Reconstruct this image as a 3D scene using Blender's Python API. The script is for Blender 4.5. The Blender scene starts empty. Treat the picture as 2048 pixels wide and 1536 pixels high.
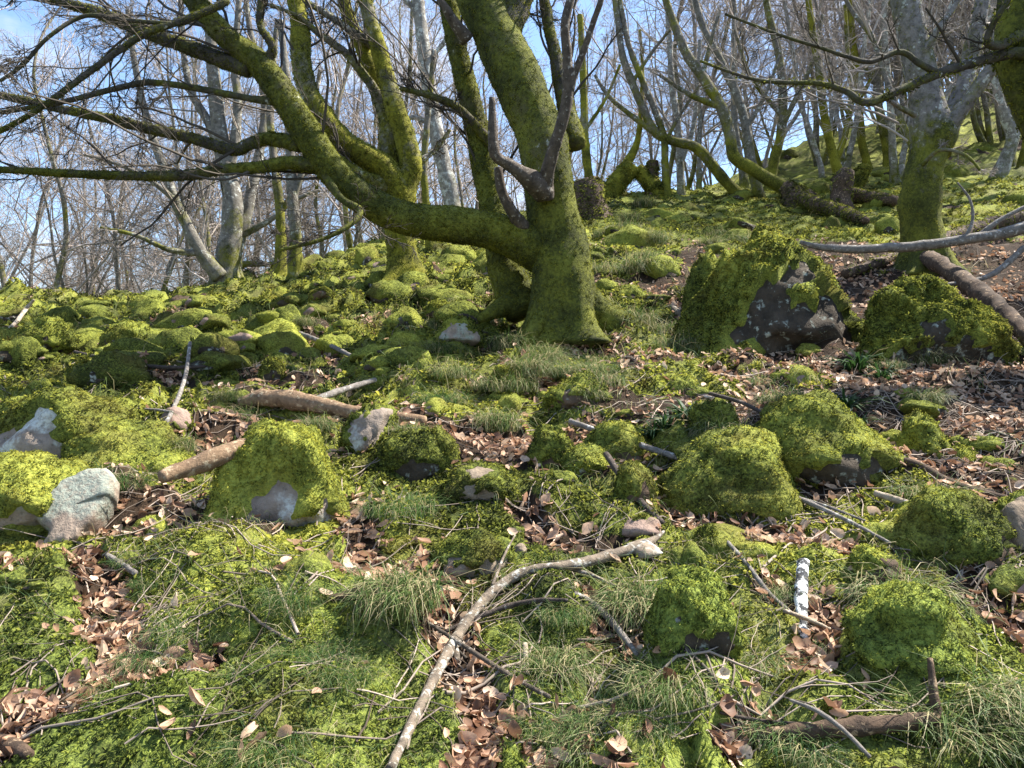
import bpy, math, random
import numpy as np
from mathutils import Vector

rng = np.random.default_rng(7)
random.seed(7)
R_ = math.radians

# ------------------------------------------------------------------ camera, sky, sun, exposure
scene = bpy.context.scene
COL = scene.collection
F, CX, CY, CAMZ = 1480.0, 1024.0, 768.0, 1.5          # focal length in photo pixels, centre, eye height
cam_d = bpy.data.cameras.new('camera')
cam_d.sensor_width = 36.0
cam_d.lens = F / 2048.0 * 36.0
cam_d.clip_start = 0.05
cam_d.clip_end = 1500.0
cam = bpy.data.objects.new('camera', cam_d)
cam.location = (0, 0, CAMZ)
cam.rotation_euler = (R_(90), 0, 0)
COL.objects.link(cam)
scene.camera = cam

SUN_EL, SUN_AZ = R_(53), R_(68)                        # azimuth clockwise from +Y (away from the camera) to the right
world = bpy.data.worlds.new('World')
scene.world = world
world.use_nodes = True
wn, wl = world.node_tree.nodes, world.node_tree.links
wn.clear()
sky = wn.new('ShaderNodeTexSky'); sky.sky_type = 'NISHITA'; sky.sun_disc = False
sky.sun_elevation = SUN_EL; sky.sun_rotation = SUN_AZ
sky.air_density = 1.0; sky.dust_density = 0.5; sky.ozone_density = 3.5
tc = wn.new('ShaderNodeTexCoord')
mp = wn.new('ShaderNodeMapping'); mp.inputs['Scale'].default_value = (1.0, 1.0, 2.2)
cn = wn.new('ShaderNodeTexNoise'); cn.inputs['Scale'].default_value = 3.2; cn.inputs['Detail'].default_value = 7; cn.inputs['Roughness'].default_value = 0.62
cr = wn.new('ShaderNodeValToRGB')
cr.color_ramp.elements[0].position = 0.50; cr.color_ramp.elements[0].color = (0.0, 0.0, 0.0, 1)
cr.color_ramp.elements[1].position = 0.72; cr.color_ramp.elements[1].color = (0.9, 0.9, 0.9, 1)
mx = wn.new('ShaderNodeMix'); mx.data_type = 'RGBA'
mx.inputs[7].default_value = (3.6, 3.8, 4.3, 1)
bg = wn.new('ShaderNodeBackground'); bg.inputs['Strength'].default_value = 0.10
wo = wn.new('ShaderNodeOutputWorld')
wl.new(tc.outputs['Generated'], mp.inputs['Vector']); wl.new(mp.outputs['Vector'], cn.inputs['Vector'])
wl.new(cn.outputs['Fac'], cr.inputs['Fac']); wl.new(cr.outputs['Color'], mx.inputs[0])
wl.new(sky.outputs['Color'], mx.inputs[6]); wl.new(mx.outputs[2], bg.inputs['Color']); wl.new(bg.outputs[0], wo.inputs[0])

sd = bpy.data.lights.new('sun', 'SUN'); sd.energy = 5.0; sd.angle = R_(0.6); sd.color = (1.0, 0.95, 0.86)
sun = bpy.data.objects.new('sun', sd); COL.objects.link(sun)
to_sun = Vector((math.sin(SUN_AZ) * math.cos(SUN_EL), math.cos(SUN_AZ) * math.cos(SUN_EL), math.sin(SUN_EL)))
sun.rotation_euler = (-to_sun).to_track_quat('-Z', 'Y').to_euler()
sun.location = (20, 20, 40)

vs = scene.view_settings
vs.view_transform = 'Standard'; vs.look = 'None'; vs.gamma = 1.0; vs.use_curve_mapping = False
vs.exposure = 1.72
scene.cycles.max_bounces = 5
scene.cycles.diffuse_bounces = 3
scene.cycles.transmission_bounces = 3
scene.cycles.use_denoising = True

# ------------------------------------------------------------------ helpers
def tag(o, label=None, cat=None, group=None, kind=None):
    if label: o['label'] = label
    if cat: o['category'] = cat
    if group: o['group'] = group
    if kind: o['kind'] = kind
    return o

def mesh_data(name, V, faces, mat, smooth=True, attrs=None):
    """faces: list of int arrays (n,3) or (n,4)"""
    V = np.asarray(V, dtype=np.float32).reshape(-1, 3)
    faces = [np.asarray(f, dtype=np.int32) for f in faces if len(f)]
    me = bpy.data.meshes.new(name)
    me.vertices.add(len(V)); me.vertices.foreach_set('co', V.ravel())
    idx = np.concatenate([f.ravel() for f in faces])
    tot = np.concatenate([np.full(len(f), f.shape[1], dtype=np.int32) for f in faces])
    st = np.concatenate([[0], np.cumsum(tot)[:-1]]).astype(np.int32)
    me.loops.add(len(idx)); me.loops.foreach_set('vertex_index', idx)
    me.polygons.add(len(tot)); me.polygons.foreach_set('loop_start', st)
    me.polygons.foreach_set('use_smooth', np.full(len(tot), smooth, dtype=bool))
    me.update(calc_edges=True)
    if attrs:
        for k, a in attrs.items():
            at = me.attributes.new(k, 'FLOAT', 'POINT'); at.data.foreach_set('value', np.asarray(a, dtype=np.float32))
    if mat: me.materials.append(mat)
    return me

def obj(name, me, parent=None, loc=None, rot=None, scale=None):
    o = bpy.data.objects.new(name, me); COL.objects.link(o)
    if parent is not None: o.parent = parent
    if loc is not None: o.location = loc
    if rot is not None: o.rotation_euler = rot
    if scale is not None: o.scale = scale
    return o

def thing(name, label, cat, loc=(0, 0, 0), group=None, rot=None, scale=None):
    o = obj(name, None, None, loc, rot, scale)
    return tag(o, label, cat, group)

def norm(v):
    return v / np.maximum(np.linalg.norm(v, axis=-1, keepdims=True), 1e-9)

def _hash(ix, iy, iz, seed):
    h = (ix * 374761393 + iy * 668265263 + iz * 2147483647 + seed * 1274126177) & 0xFFFFFFFF
    h = ((h ^ (h >> 13)) * 1274126177) & 0xFFFFFFFF
    h = ((h ^ (h >> 16)) * 2246822519) & 0xFFFFFFFF
    return ((h ^ (h >> 15)) & 0xFFFFFF) / float(0x1000000) * 2 - 1

def vnoise(P, seed=0):
    P = np.asarray(P, dtype=np.float64)
    i = np.floor(P).astype(np.int64); f = P - i
    f = f * f * f * (f * (f * 6 - 15) + 10)
    x, y, z = i[..., 0], i[..., 1], i[..., 2]; u, v, w = f[..., 0], f[..., 1], f[..., 2]
    c = lambda a, b, d: _hash(x + a, y + b, z + d, seed)
    l0 = (c(0,0,0) * (1-u) + c(1,0,0) * u) * (1-v) + (c(0,1,0) * (1-u) + c(1,1,0) * u) * v
    l1 = (c(0,0,1) * (1-u) + c(1,0,1) * u) * (1-v) + (c(0,1,1) * (1-u) + c(1,1,1) * u) * v
    return l0 * (1-w) + l1 * w

def vn2(x, y, seed=0):
    return vnoise(np.stack([x, y, np.full_like(x, seed * 0.37 + 0.5)], -1), seed)

def fbm(P, octv=4, seed=0, gain=0.5):
    s, a = 0.0, 1.0
    for k in range(octv):
        s = s + a * vnoise(P * 2.03 ** k + k * 7.3, seed + k); a *= gain
    return s

def sstep(a, b, x):
    t = np.clip((x - a) / (b - a), 0, 1)
    return t * t * (3 - 2 * t)

# ------------------------------------------------------------------ terrain
def pix(px, py, Y):
    return np.array([(px - CX) / F * Y, Y, CAMZ + (CY - py) / F * Y])

CP = [(0,1536,1.93),(512,1536,1.93),(1024,1536,1.95),(1536,1536,1.93),(2048,1536,1.9),
      (0,1250,2.65),(600,1250,2.6),(1200,1250,2.6),(2048,1250,2.55),
      (0,1000,3.75),(600,1000,3.75),(1200,1000,3.65),(1700,1000,3.5),(2048,1000,3.4),
      (0,850,5.0),(500,850,4.9),(1000,850,4.75),(1500,870,4.3),(1950,900,3.95),
      (0,740,6.6),(500,740,6.3),(1000,740,6.0),(1500,740,5.5),(2048,740,5.2),
      (0,660,8.8),(300,660,8.5),(700,660,7.8),(1130,650,7.0),(1500,690,6.1),(1700,690,5.9),(2000,640,6.5),
      (0,605,11.5),(200,600,11.6),(400,592,11.8),(450,570,12.5),(600,538,13.4),(815,553,9.8),(780,490,13.6),
      (960,480,14.2),(1260,480,11.0),(1200,402,16.0),(1400,382,18.0),(1500,440,14.0),(1450,540,9.4),(1850,528,8.7),
      (1750,400,15.0),(1700,340,22.0),(1650,272,30.0),(1950,250,26.0),(2040,180,32.0),(2048,400,13.0),(1550,350,24.0)]
cpw = [pix(*c) for c in CP]
cpw += [np.array(p, float) for p in [(0,0,0),(-3,0,-.05),(3,0,.1),(0,-4,-.9),(-6,-2,-.8),(6,-2,.0),
        (-14,20,1.2),(-25,24,-1.5),(-45,45,-7),(-12,34,2.0),(-9,12,1.0),(-13,12,.4),(-9,7,.6),(0,32,5.0),(2,50,4.5),
        (14,42,12.4),(21,45,16.6),(36,50,24.0),(9,7,2.4),(14,12,5.2),(14,3,1.6),(40,30,20.0),(25,14,9.5),
        (70,70,38),(30,90,24),(-10,90,0),(-80,90,-22),(-60,10,-12),(-20,2,-2.5),(30,0,6)]]
cpw = np.array(cpw)
def _tps(d2): return 0.5 * d2 * np.log(d2 + 1e-9)
_n = len(cpw)
_d2 = ((cpw[:, None, :2] - cpw[None, :, :2]) ** 2).sum(-1)
_A = np.zeros((_n + 3, _n + 3)); _A[:_n, :_n] = _tps(_d2) + np.eye(_n) * 0.15
_A[:_n, _n] = 1; _A[:_n, _n+1:] = cpw[:, :2]; _A[_n, :_n] = 1; _A[_n+1:, :_n] = cpw[:, :2].T
_w = np.linalg.solve(_A, np.concatenate([cpw[:, 2], np.zeros(3)]))

def H0(x, y):
    x = np.asarray(x, float); y = np.asarray(y, float)
    sh = x.shape; xf, yf = x.ravel(), y.ravel()
    out = _w[_n] + _w[_n+1] * xf + _w[_n+2] * yf
    for k in range(_n):
        out = out + _w[k] * _tps((xf - cpw[k, 0]) ** 2 + (yf - cpw[k, 1]) ** 2)
    return out.reshape(sh)

_YS = np.exp(np.linspace(math.log(1.2), math.log(70), 900))
def ray_ground(px, py, fn):
    X = (px - CX) / F * _YS
    hit = np.nonzero(CAMZ + (CY - py) / F * _YS <= fn(X, _YS))[0]
    k = hit[0] if len(hit) else len(_YS) - 1
    Y = _YS[k]; Xk = X[k]
    return np.array([Xk, Y, float(fn(np.array([Xk]), np.array([Y]))[0])])

# leaf-filled gullies between the moss cushions (photo pixels -> ground), half width in pixels
GUL = [([(140,1110),(215,1190),(235,1270),(250,1330),(180,1375),(60,1420),(0,1490)],42),
       ([(250,1345),(330,1340),(420,1335)],30), ([(560,1200),(680,1190),(760,1150),(850,1130)],26),
       ([(870,1190),(900,1260),(930,1350),(965,1430),(950,1536)],52), ([(705,1000),(720,1100),(740,1150)],34),
       ([(230,1060),(330,1050),(400,1065)],36), ([(1040,1010),(1070,1060),(1120,1080),(1250,1085)],36),
       ([(1180,1190),(1220,1250),(1280,1320)],30), ([(1540,1180),(1640,1230),(1620,1310),(1610,1350)],42),
       ([(1940,1180),(2060,1270)],48), ([(1320,960),(1350,1020),(1420,1050),(1530,1070),(1700,1090)],36),
       ([(1440,1510),(1530,1450)],26), ([(1010,1440),(1080,1500),(1150,1460)],34), ([(1170,1500),(1185,1400)],18),
       ([(1380,650),(1600,720),(1800,770),(2060,810)],58), ([(1440,740),(1560,780),(1480,820)],34),
       ([(1780,880),(1900,960),(2060,1010)],48), ([(1690,560),(1900,570),(2060,560)],52), ([(1640,640),(1740,690)],40),
       ([(390,885),(470,880),(430,905)],30), ([(620,690),(700,730)],22), ([(960,690),(1150,690),(1300,720)],22),
       ([(740,860),(820,830),(900,820)],24), ([(290,740),(380,770)],22), ([(1430,660),(1520,640)],30),
       ([(1360,780),(1450,840)],26), ([(980,760),(1060,740),(1120,780)],22), ([(1850,740),(2040,720)],44),
       ([(1900,1080),(2048,1190)],26), ([(0,880),(120,880)],14), ([(1300,560),(1380,640)],24), ([(420,760),(520,790)],18)]
gul_seg = []
for pts, hw in GUL:
    g = [ray_ground(a, b, H0) for a, b in pts]
    for a, b in zip(g[:-1], g[1:]):
        gul_seg.append((a[:2], b[:2], hw / F * 0.5 * (a[1] + b[1])))

def gully(x, y):
    """1 in the middle of a leaf-filled gully, 0 on the cushions"""
    m = np.zeros_like(x)
    wob = 0.35 * vn2(x * 5.1, y * 5.1, 41) + 0.25 * vn2(x * 13.0, y * 13.0, 42)
    for a, b, hw in gul_seg:
        d = b - a; L2 = (d * d).sum() + 1e-9
        t = np.clip(((x - a[0]) * d[0] + (y - a[1]) * d[1]) / L2, 0, 1)
        dist = np.hypot(x - a[0] - t * d[0], (y - a[1] - t * d[1]) * 0.75)
        m = np.maximum(m, 1 - sstep(0.55, 1.25, dist / hw * (1 + wob)))
    return m

def soil_patch(x, y):
    """bare leaf-strewn patches that are not gullies (more to the right, where the gully is)"""
    n = vn2(x * 1.15 + 3, y * 1.15, 51) + 0.6 * vn2(x * 3.3, y * 3.3, 52) + 0.35 * vn2(x * 8, y * 8, 53)
    right = sstep(0.6, 2.4, x - 0.05 * y) * sstep(3.0, 4.2, y) * (1 - sstep(8.5, 12, y))
    mid = sstep(3.6, 5.0, y) * (1 - sstep(8, 11, y))
    right = right + sstep(.62, .72, x / np.maximum(y, 1)) * sstep(16, 24, y) * 1.2
    return sstep(0.55, 0.95, n + 1.35 * right + 0.46 * mid - 0.02)

# moss cushions of the ground itself: centre px, py, width px, height (m)
CUSH = [(600,1230,380,.13),(430,1110,300,.10),(90,1190,230,.12),(120,1330,150,.05),(600,1420,420,.08),(330,1450,260,.05),
        (800,1250,150,.10),(760,1050,160,.10),(1130,1230,170,.10),(1080,1200,150,.06),(1380,1400,280,.13),(1640,1430,220,.05),
        (1860,1370,340,.14),(690,1080,80,.06),(1640,1120,90,.04),(1500,1150,120,.05),(1960,1130,220,.06),(1700,1500,300,.04),
        (1120,1010,190,.10),(900,1010,240,.05),(220,1000,150,.06),(1240,960,110,.06),(840,760,170,.10),(1180,800,190,.10),
        (1000,800,120,.07),(860,710,160,.08),(1280,780,160,.08),(1560,760,90,.05),(1420,930,200,.06),(60,1040,180,.06),
        (1250,1520,240,.08),(1430,1530,90,.08)]
cush = []
for a, b, w, h in CUSH:
    g = ray_ground(a, b, H0); cush.append((g[0], g[1], w / 2 / F * g[1], h))

def H(x, y):
    x = np.asarray(x, float); y = np.asarray(y, float)
    h = H0(x, y)
    d = np.hypot(x, y + 1)
    g = gully(x, y)
    far = sstep(4.2, 6.5, d)
    left = sstep(1.5, -1.5, x - 0.12 * (y - 5))
    bil = np.abs(vn2(x * 1.9 + 9, y * 2.3, 21)) * 0.9 + 0.5 * np.abs(vn2(x * 4.3, y * 5.0, 22)) + 0.22 * np.abs(vn2(x * 10, y * 11, 23))
    amp = (0.06 + far * (0.11 + 0.13 * left)) * (1 - 0.75 * g) * (1 + sstep(14, 40, d) * 1.2)
    h = h + amp * (bil - 0.45)
    for cx, cy, r, hh in cush:
        q = ((x - cx) ** 2 + ((y - cy) * 0.8) ** 2) / (r * r)
        h = h + np.where(q < 1, hh * (1 - np.minimum(q, 1)) ** 1.4, 0)
    h = h - 0.045 * g + 0.012 * vn2(x * 17, y * 17, 24) + 0.006 * vn2(x * 37, y * 37, 25)
    return h

# the ground sheet's own grid; everything that stands on the ground reads its height from it
NA, NR = 500, 340
A0, A1, R0, R1 = R_(-66), R_(66), 1.3, 380.0
ang = np.linspace(A0, A1, NA)
rad = np.exp(np.linspace(math.log(R0), math.log(R1), NR))
AA, RR = np.meshgrid(ang, rad)
gx = RR * np.sin(AA); gy = RR * np.cos(AA) - 1.2
gz = H(gx, gy)
ggul = gully(gx, gy); gpat = soil_patch(gx, gy)
def _grid(G, x, y):
    x = np.asarray(x, float); y = np.asarray(y, float)
    u = (np.arctan2(x, y + 1.2) - A0) / (A1 - A0) * (NA - 1)
    v = np.log(np.maximum(np.hypot(x, y + 1.2), R0) / R0) / math.log(R1 / R0) * (NR - 1)
    u = np.clip(u, 0, NA - 1.001); v = np.clip(v, 0, NR - 1.001)
    i, j = u.astype(int), v.astype(int); f, g = u - i, v - j
    return (G[j, i] * (1 - f) + G[j, i + 1] * f) * (1 - g) + (G[j + 1, i] * (1 - f) + G[j + 1, i + 1] * f) * g
H_exact = H
def H(x, y): return _grid(gz, x, y)
def gully(x, y): return _grid(ggul, x, y)
def soil_patch(x, y): return _grid(gpat, x, y)

def Hs(x, y): return float(H(np.array([float(x)]), np.array([float(y)]))[0])
def ground_at(px, py): return ray_ground(px, py, H)
def Hn(x, y):
    e = 0.03
    dx = (H(x + e, y) - H(x - e, y)) / (2 * e); dy = (H(x, y + e) - H(x, y - e)) / (2 * e)
    return norm(np.stack([-dx, -dy, np.ones_like(dx)], -1))

# ------------------------------------------------------------------ materials
def nodes(name):
    m = bpy.data.materials.new(name); m.use_nodes = True
    nt = m.node_tree; nt.nodes.clear()
    return m, nt
class NB:
    def __init__(s, name):
        s.m, s.nt = nodes(name); s.N = s.nt.nodes; s.L = s.nt.links
        s.out = s.N.new('ShaderNodeOutputMaterial')
        s.tc = s.N.new('ShaderNodeTexCoord'); s.geo = s.N.new('ShaderNodeNewGeometry')
    def link(s, a, b): s.L.new(a, b)
    def noise(s, scale, detail=4, rough=0.55, vec=None, stretch=None):
        n = s.N.new('ShaderNodeTexNoise'); n.inputs['Scale'].default_value = scale
        n.inputs['Detail'].default_value = detail; n.inputs['Roughness'].default_value = rough
        v = vec or s.geo.outputs['Position']
        if stretch:
            mp = s.N.new('ShaderNodeMapping'); mp.inputs['Scale'].default_value = stretch; s.link(v, mp.inputs[0]); v = mp.outputs[0]
        s.link(v, n.inputs['Vector']); return n.outputs['Fac']
    def ramp(s, fac, stops, interp='LINEAR'):
        r = s.N.new('ShaderNodeValToRGB'); cr = r.color_ramp; cr.interpolation = interp
        while len(cr.elements) < len(stops): cr.elements.new(0.5)
        for e, (p, c) in zip(cr.elements, stops):
            e.position = p; e.color = (c, c, c, 1) if isinstance(c, (int, float)) else (*c, 1)
        s.link(fac, r.inputs[0]); return r.outputs[0]
    def mix(s, fac, a, b, mode='MIX'):
        n = s.N.new('ShaderNodeMix'); n.data_type = 'RGBA'; n.blend_type = mode
        for k, v in ((0, fac), (6, a), (7, b)):
            sock = n.inputs[k]
            if isinstance(v, (int, float)): sock.default_value = v if k == 0 else (v, v, v, 1)
            elif isinstance(v, tuple): sock.default_value = (*v, 1)
            else: s.link(v, sock)
        return n.outputs[2]
    def math(s, op, a, b=0.0):
        n = s.N.new('ShaderNodeMath'); n.operation = op
        for k, v in ((0, a), (1, b)):
            if isinstance(v, (int, float)): n.inputs[k].default_value = v
            else: s.link(v, n.inputs[k])
        return n.outputs[0]
    def attr(s, name):
        n = s.N.new('ShaderNodeAttribute'); n.attribute_name = name; return n.outputs['Fac']
    def rnd(s):
        oi = s.N.new('ShaderNodeObjectInfo')
        return s.math('FRACT', s.math('ADD', s.geo.outputs['Random Per Island'], oi.outputs['Random']))
    def bump(s, h, strength=0.5, dist=0.02):
        b = s.N.new('ShaderNodeBump'); b.inputs['Strength'].default_value = strength; b.inputs['Distance'].default_value = dist
        s.link(h, b.inputs['Height']); return b.outputs[0]
    def pbr(s, col, rough=0.85, normal=None, spec=0.25):
        p = s.N.new('ShaderNodeBsdfPrincipled')
        if isinstance(col, tuple): p.inputs['Base Color'].default_value = (*col, 1)
        else: s.link(col, p.inputs['Base Color'])
        p.inputs['Roughness'].default_value = rough; p.inputs['Specular IOR Level'].default_value = spec
        if normal is not None: s.link(normal, p.inputs['Normal'])
        return p.outputs[0]
    def leafy(s, col, trans=0.4, rough=0.8, spec=0.2, normal=None):
        """thin leaf: some light passes through"""
        p = s.pbr(col, rough, normal, spec)
        t = s.N.new('ShaderNodeBsdfTranslucent'); s.link(col, t.inputs[0])
        m = s.N.new('ShaderNodeMixShader'); m.inputs[0].default_value = trans
        s.link(p, m.inputs[1]); s.link(t.outputs[0], m.inputs[2]); return m.outputs[0]
    def done(s, sh): s.link(sh, s.out.inputs[0]); return s.m

MOSS_D, MOSS_M, MOSS_B, MOSS_Y = (.036, .044, .012), (.130, .148, .028), (.275, .290, .050), (.42, .395, .064)
def moss_colour(b, fine=True):
    big = b.noise(0.75, 3); mid = b.noise(4.5, 4)
    c = b.math('ADD', b.math('MULTIPLY', big, 0.62), b.math('MULTIPLY', mid, 0.38))
    if fine: c = b.math('ADD', c, b.math('MULTIPLY', b.math('SUBTRACT', b.rnd(), 0.55), 0.42))
    else:
        c = b.math('ADD', c, b.math('MULTIPLY', b.math('SUBTRACT', b.noise(75, 4, .7), 0.56), 0.75))
    col = b.ramp(c, [(.30, MOSS_D), (.43, MOSS_M), (.57, MOSS_B), (.74, MOSS_Y)])
    sy = b.N.new('ShaderNodeSeparateXYZ'); b.link(b.geo.outputs['Position'], sy.inputs[0])
    near = b.ramp(b.math('ADD', b.math('MULTIPLY', sy.outputs[1], .1), b.math('MULTIPLY', b.noise(1.3, 3), .16)), [(.30, 1), (.42, 0)])
    col = b.mix(b.math('MULTIPLY', near, .75), col, b.mix(1.0, col, (.80, .95, 1.10), 'MULTIPLY'))   # a greener moss species low on the slope
    brown = b.ramp(b.noise(2.6, 3, vec=None), [(.50, 0), (.68, 1)])
    return b.mix(b.math('MULTIPLY', brown, 0.52), col, (.095, .072, .024))

def mat_moss_frond():
    b = NB('moss_frond'); return b.done(b.leafy(moss_colour(b), 0.45))
def mat_frond_bark():
    b = NB('bark_moss_frond')
    c = b.ramp(b.math('ADD', b.math('MULTIPLY', b.noise(2.2, 4), .7), b.math('MULTIPLY', b.rnd(), .3)), [(.30, (.036, .040, .010)), (.46, (.115, .122, .018)), (.64, (.27, .27, .03))])
    return b.done(b.leafy(c, 0.4))
def mat_moss_pad():
    b = NB('moss_pad'); c = moss_colour(b, False)
    h = b.math('ADD', b.noise(45, 4, 0.7), b.math('MULTIPLY', b.noise(14, 3), 0.8))
    return b.done(b.pbr(c, 0.95, b.bump(h, 0.9, 0.03), 0.1))
def mat_ground():
    b = NB('ground'); at = b.attr('soil')
    moss = moss_colour(b, False)
    earth = b.ramp(b.noise(9, 6, 0.7), [(.3, (.018, .012, .008)), (.55, (.045, .029, .018)), (.75, (.11, .066, .038))])
    straw = b.mix(b.noise(70, 3, 0.7), (.22, .19, .09), (.09, .10, .03))
    st = b.ramp(b.noise(1.6, 4), [(.50, 0), (.66, 1)])
    moss = b.mix(b.math('MULTIPLY', st, 0.5), moss, straw)
    f = b.ramp(b.math('ADD', at, b.math('MULTIPLY', b.math('SUBTRACT', b.noise(22, 4), 0.5), 0.7)), [(.42, 0), (.58, 1)])
    col = b.mix(f, moss, earth)
    h = b.math('ADD', b.noise(50, 5, 0.7), b.math('MULTIPLY', b.noise(15, 3), 0.9))
    return b.done(b.pbr(col, 0.95, b.bump(h, 0.9, 0.03), 0.12))
def mat_rock(name, a, c, lichen=0.6, lich=(.62, .63, .58), ls=3.4):
    b = NB(name)
    oc = b.tc.outputs['Object']
    base = b.ramp(b.noise(6, 6, 0.65), [(.3, a), (.6, c), (.8, tuple(min(1, v * 1.35) for v in c))])
    spots = b.ramp(b.noise(ls, 5, 0.6), [(.66 - .22 * lichen, 0), (.74 - .22 * lichen, 1)])
    fine = b.ramp(b.noise(40, 3, .7), [(.36, .35), (.55, 1)])
    col = b.mix(b.math('MULTIPLY', spots, fine), base, lich)
    dark = b.ramp(b.noise(30, 4, .7), [(.30, 1), (.45, 0)])
    col = b.mix(b.math('MULTIPLY', dark, .6), col, (.05, .042, .035))
    h = b.math('ADD', b.noise(28, 6, 0.7), b.noise(7, 4))
    return b.done(b.pbr(col, 0.9, b.bump(h, 0.7, 0.02), 0.2))
def mat_bark(name, bark, moss=0.5, lichen=0.3, yellow=0.0, dark=(.03, .026, .02), scale=1.0, foot_moss=.18):
    """bark with moss and pale lichen patches"""
    b = NB(name)
    n = b.noise(5 * scale, 5, .65)
    base = b.ramp(b.noise(14 * scale, 6, .7), [(.28, dark), (.52, bark), (.75, tuple(min(1, v * 1.5) for v in bark))])
    lf = b.ramp(b.math('ADD', b.math('MULTIPLY', b.noise(7 * scale, 3), .6), b.math('MULTIPLY', b.noise(30 * scale, 3), .4)),
                [(.66 - .17 * lichen, 0), (.69 - .17 * lichen, 1)])
    base = b.mix(b.math('MULTIPLY', lf, .85), base, (.50, .51, .46))
    mc = b.ramp(b.math('ADD', b.math('MULTIPLY', b.noise(3, 4), .55), b.math('MULTIPLY', b.noise(38, 4, .7), .45)),
                [(.34, (.016, .018, .006)), (.46, (.058 + .05 * yellow, .064 + .04 * yellow, .014)), (.57, (.135 + .09 * yellow, .140 + .07 * yellow, .022)), (.72, (.22, .22, .035))])
    sx = b.N.new('ShaderNodeSeparateXYZ'); b.link(b.tc.outputs['Object'], sx.inputs[0])
    foot = b.ramp(b.math('MULTIPLY', sx.outputs[2], .5), [(.05, foot_moss), (.85, 0)])          # moss climbs up from the foot of the tree
    mf = b.ramp(b.math('ADD', foot, b.math('ADD', b.math('MULTIPLY', b.noise(1.7, 4), .6), b.math('MULTIPLY', b.noise(11, 5, .7), .4))),
                [(.70 - .46 * moss, 0), (.84 - .46 * moss, 1)])
    col = b.mix(mf, base, mc)
    h = b.math('ADD', b.noise(55, 4, .7), b.math('MULTIPLY', n, .7))
    return b.done(b.pbr(col, 0.92, b.bump(h, 0.85, 0.02), 0.15))
def mat_twig(name, a, c):
    b = NB(name); col = b.mix(b.rnd(), a, c)
    return b.done(b.pbr(col, 0.8, None, 0.2))
def mat_leaf():
    b = NB('dry_leaf')
    col = b.ramp(b.rnd(), [(0, (.09, .048, .030)), (.2, (.28, .150, .090)), (.6, (.52, .33, .21)), (1, (.68, .52, .38))])
    col = b.mix(b.math('MULTIPLY', b.ramp(b.noise(60, 3), [(.45, 0), (.7, 1)]), .4), col, (.14, .07, .035))
    return b.done(b.leafy(col, 0.3, 0.6, 0.3))
def mat_grass(name, g1, g2, straw, amount):
    b = NB(name); r = b.rnd()
    col = b.ramp(r, [(0, g1), (max(.02, 1 - amount - .12), g2), (1 - amount, straw), (1, tuple(v * 1.25 for v in straw))])
    return b.done(b.leafy(col, 0.35, 0.6, 0.3))
def mat_wood(name, a, c, pale=(.45, .40, .33), amt=.3):
    b = NB(name)
    col = b.ramp(b.noise(20, 6, .7), [(.3, a), (.6, c)])
    pf = b.ramp(b.noise(26, 5, .65), [(.66 - .19 * amt, 0), (.71 - .19 * amt, 1)])
    col = b.mix(pf, col, pale)
    h = b.noise(40, 6, .75)
    return b.done(b.pbr(col, .85, b.bump(h, .8, .015), .2))

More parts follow.
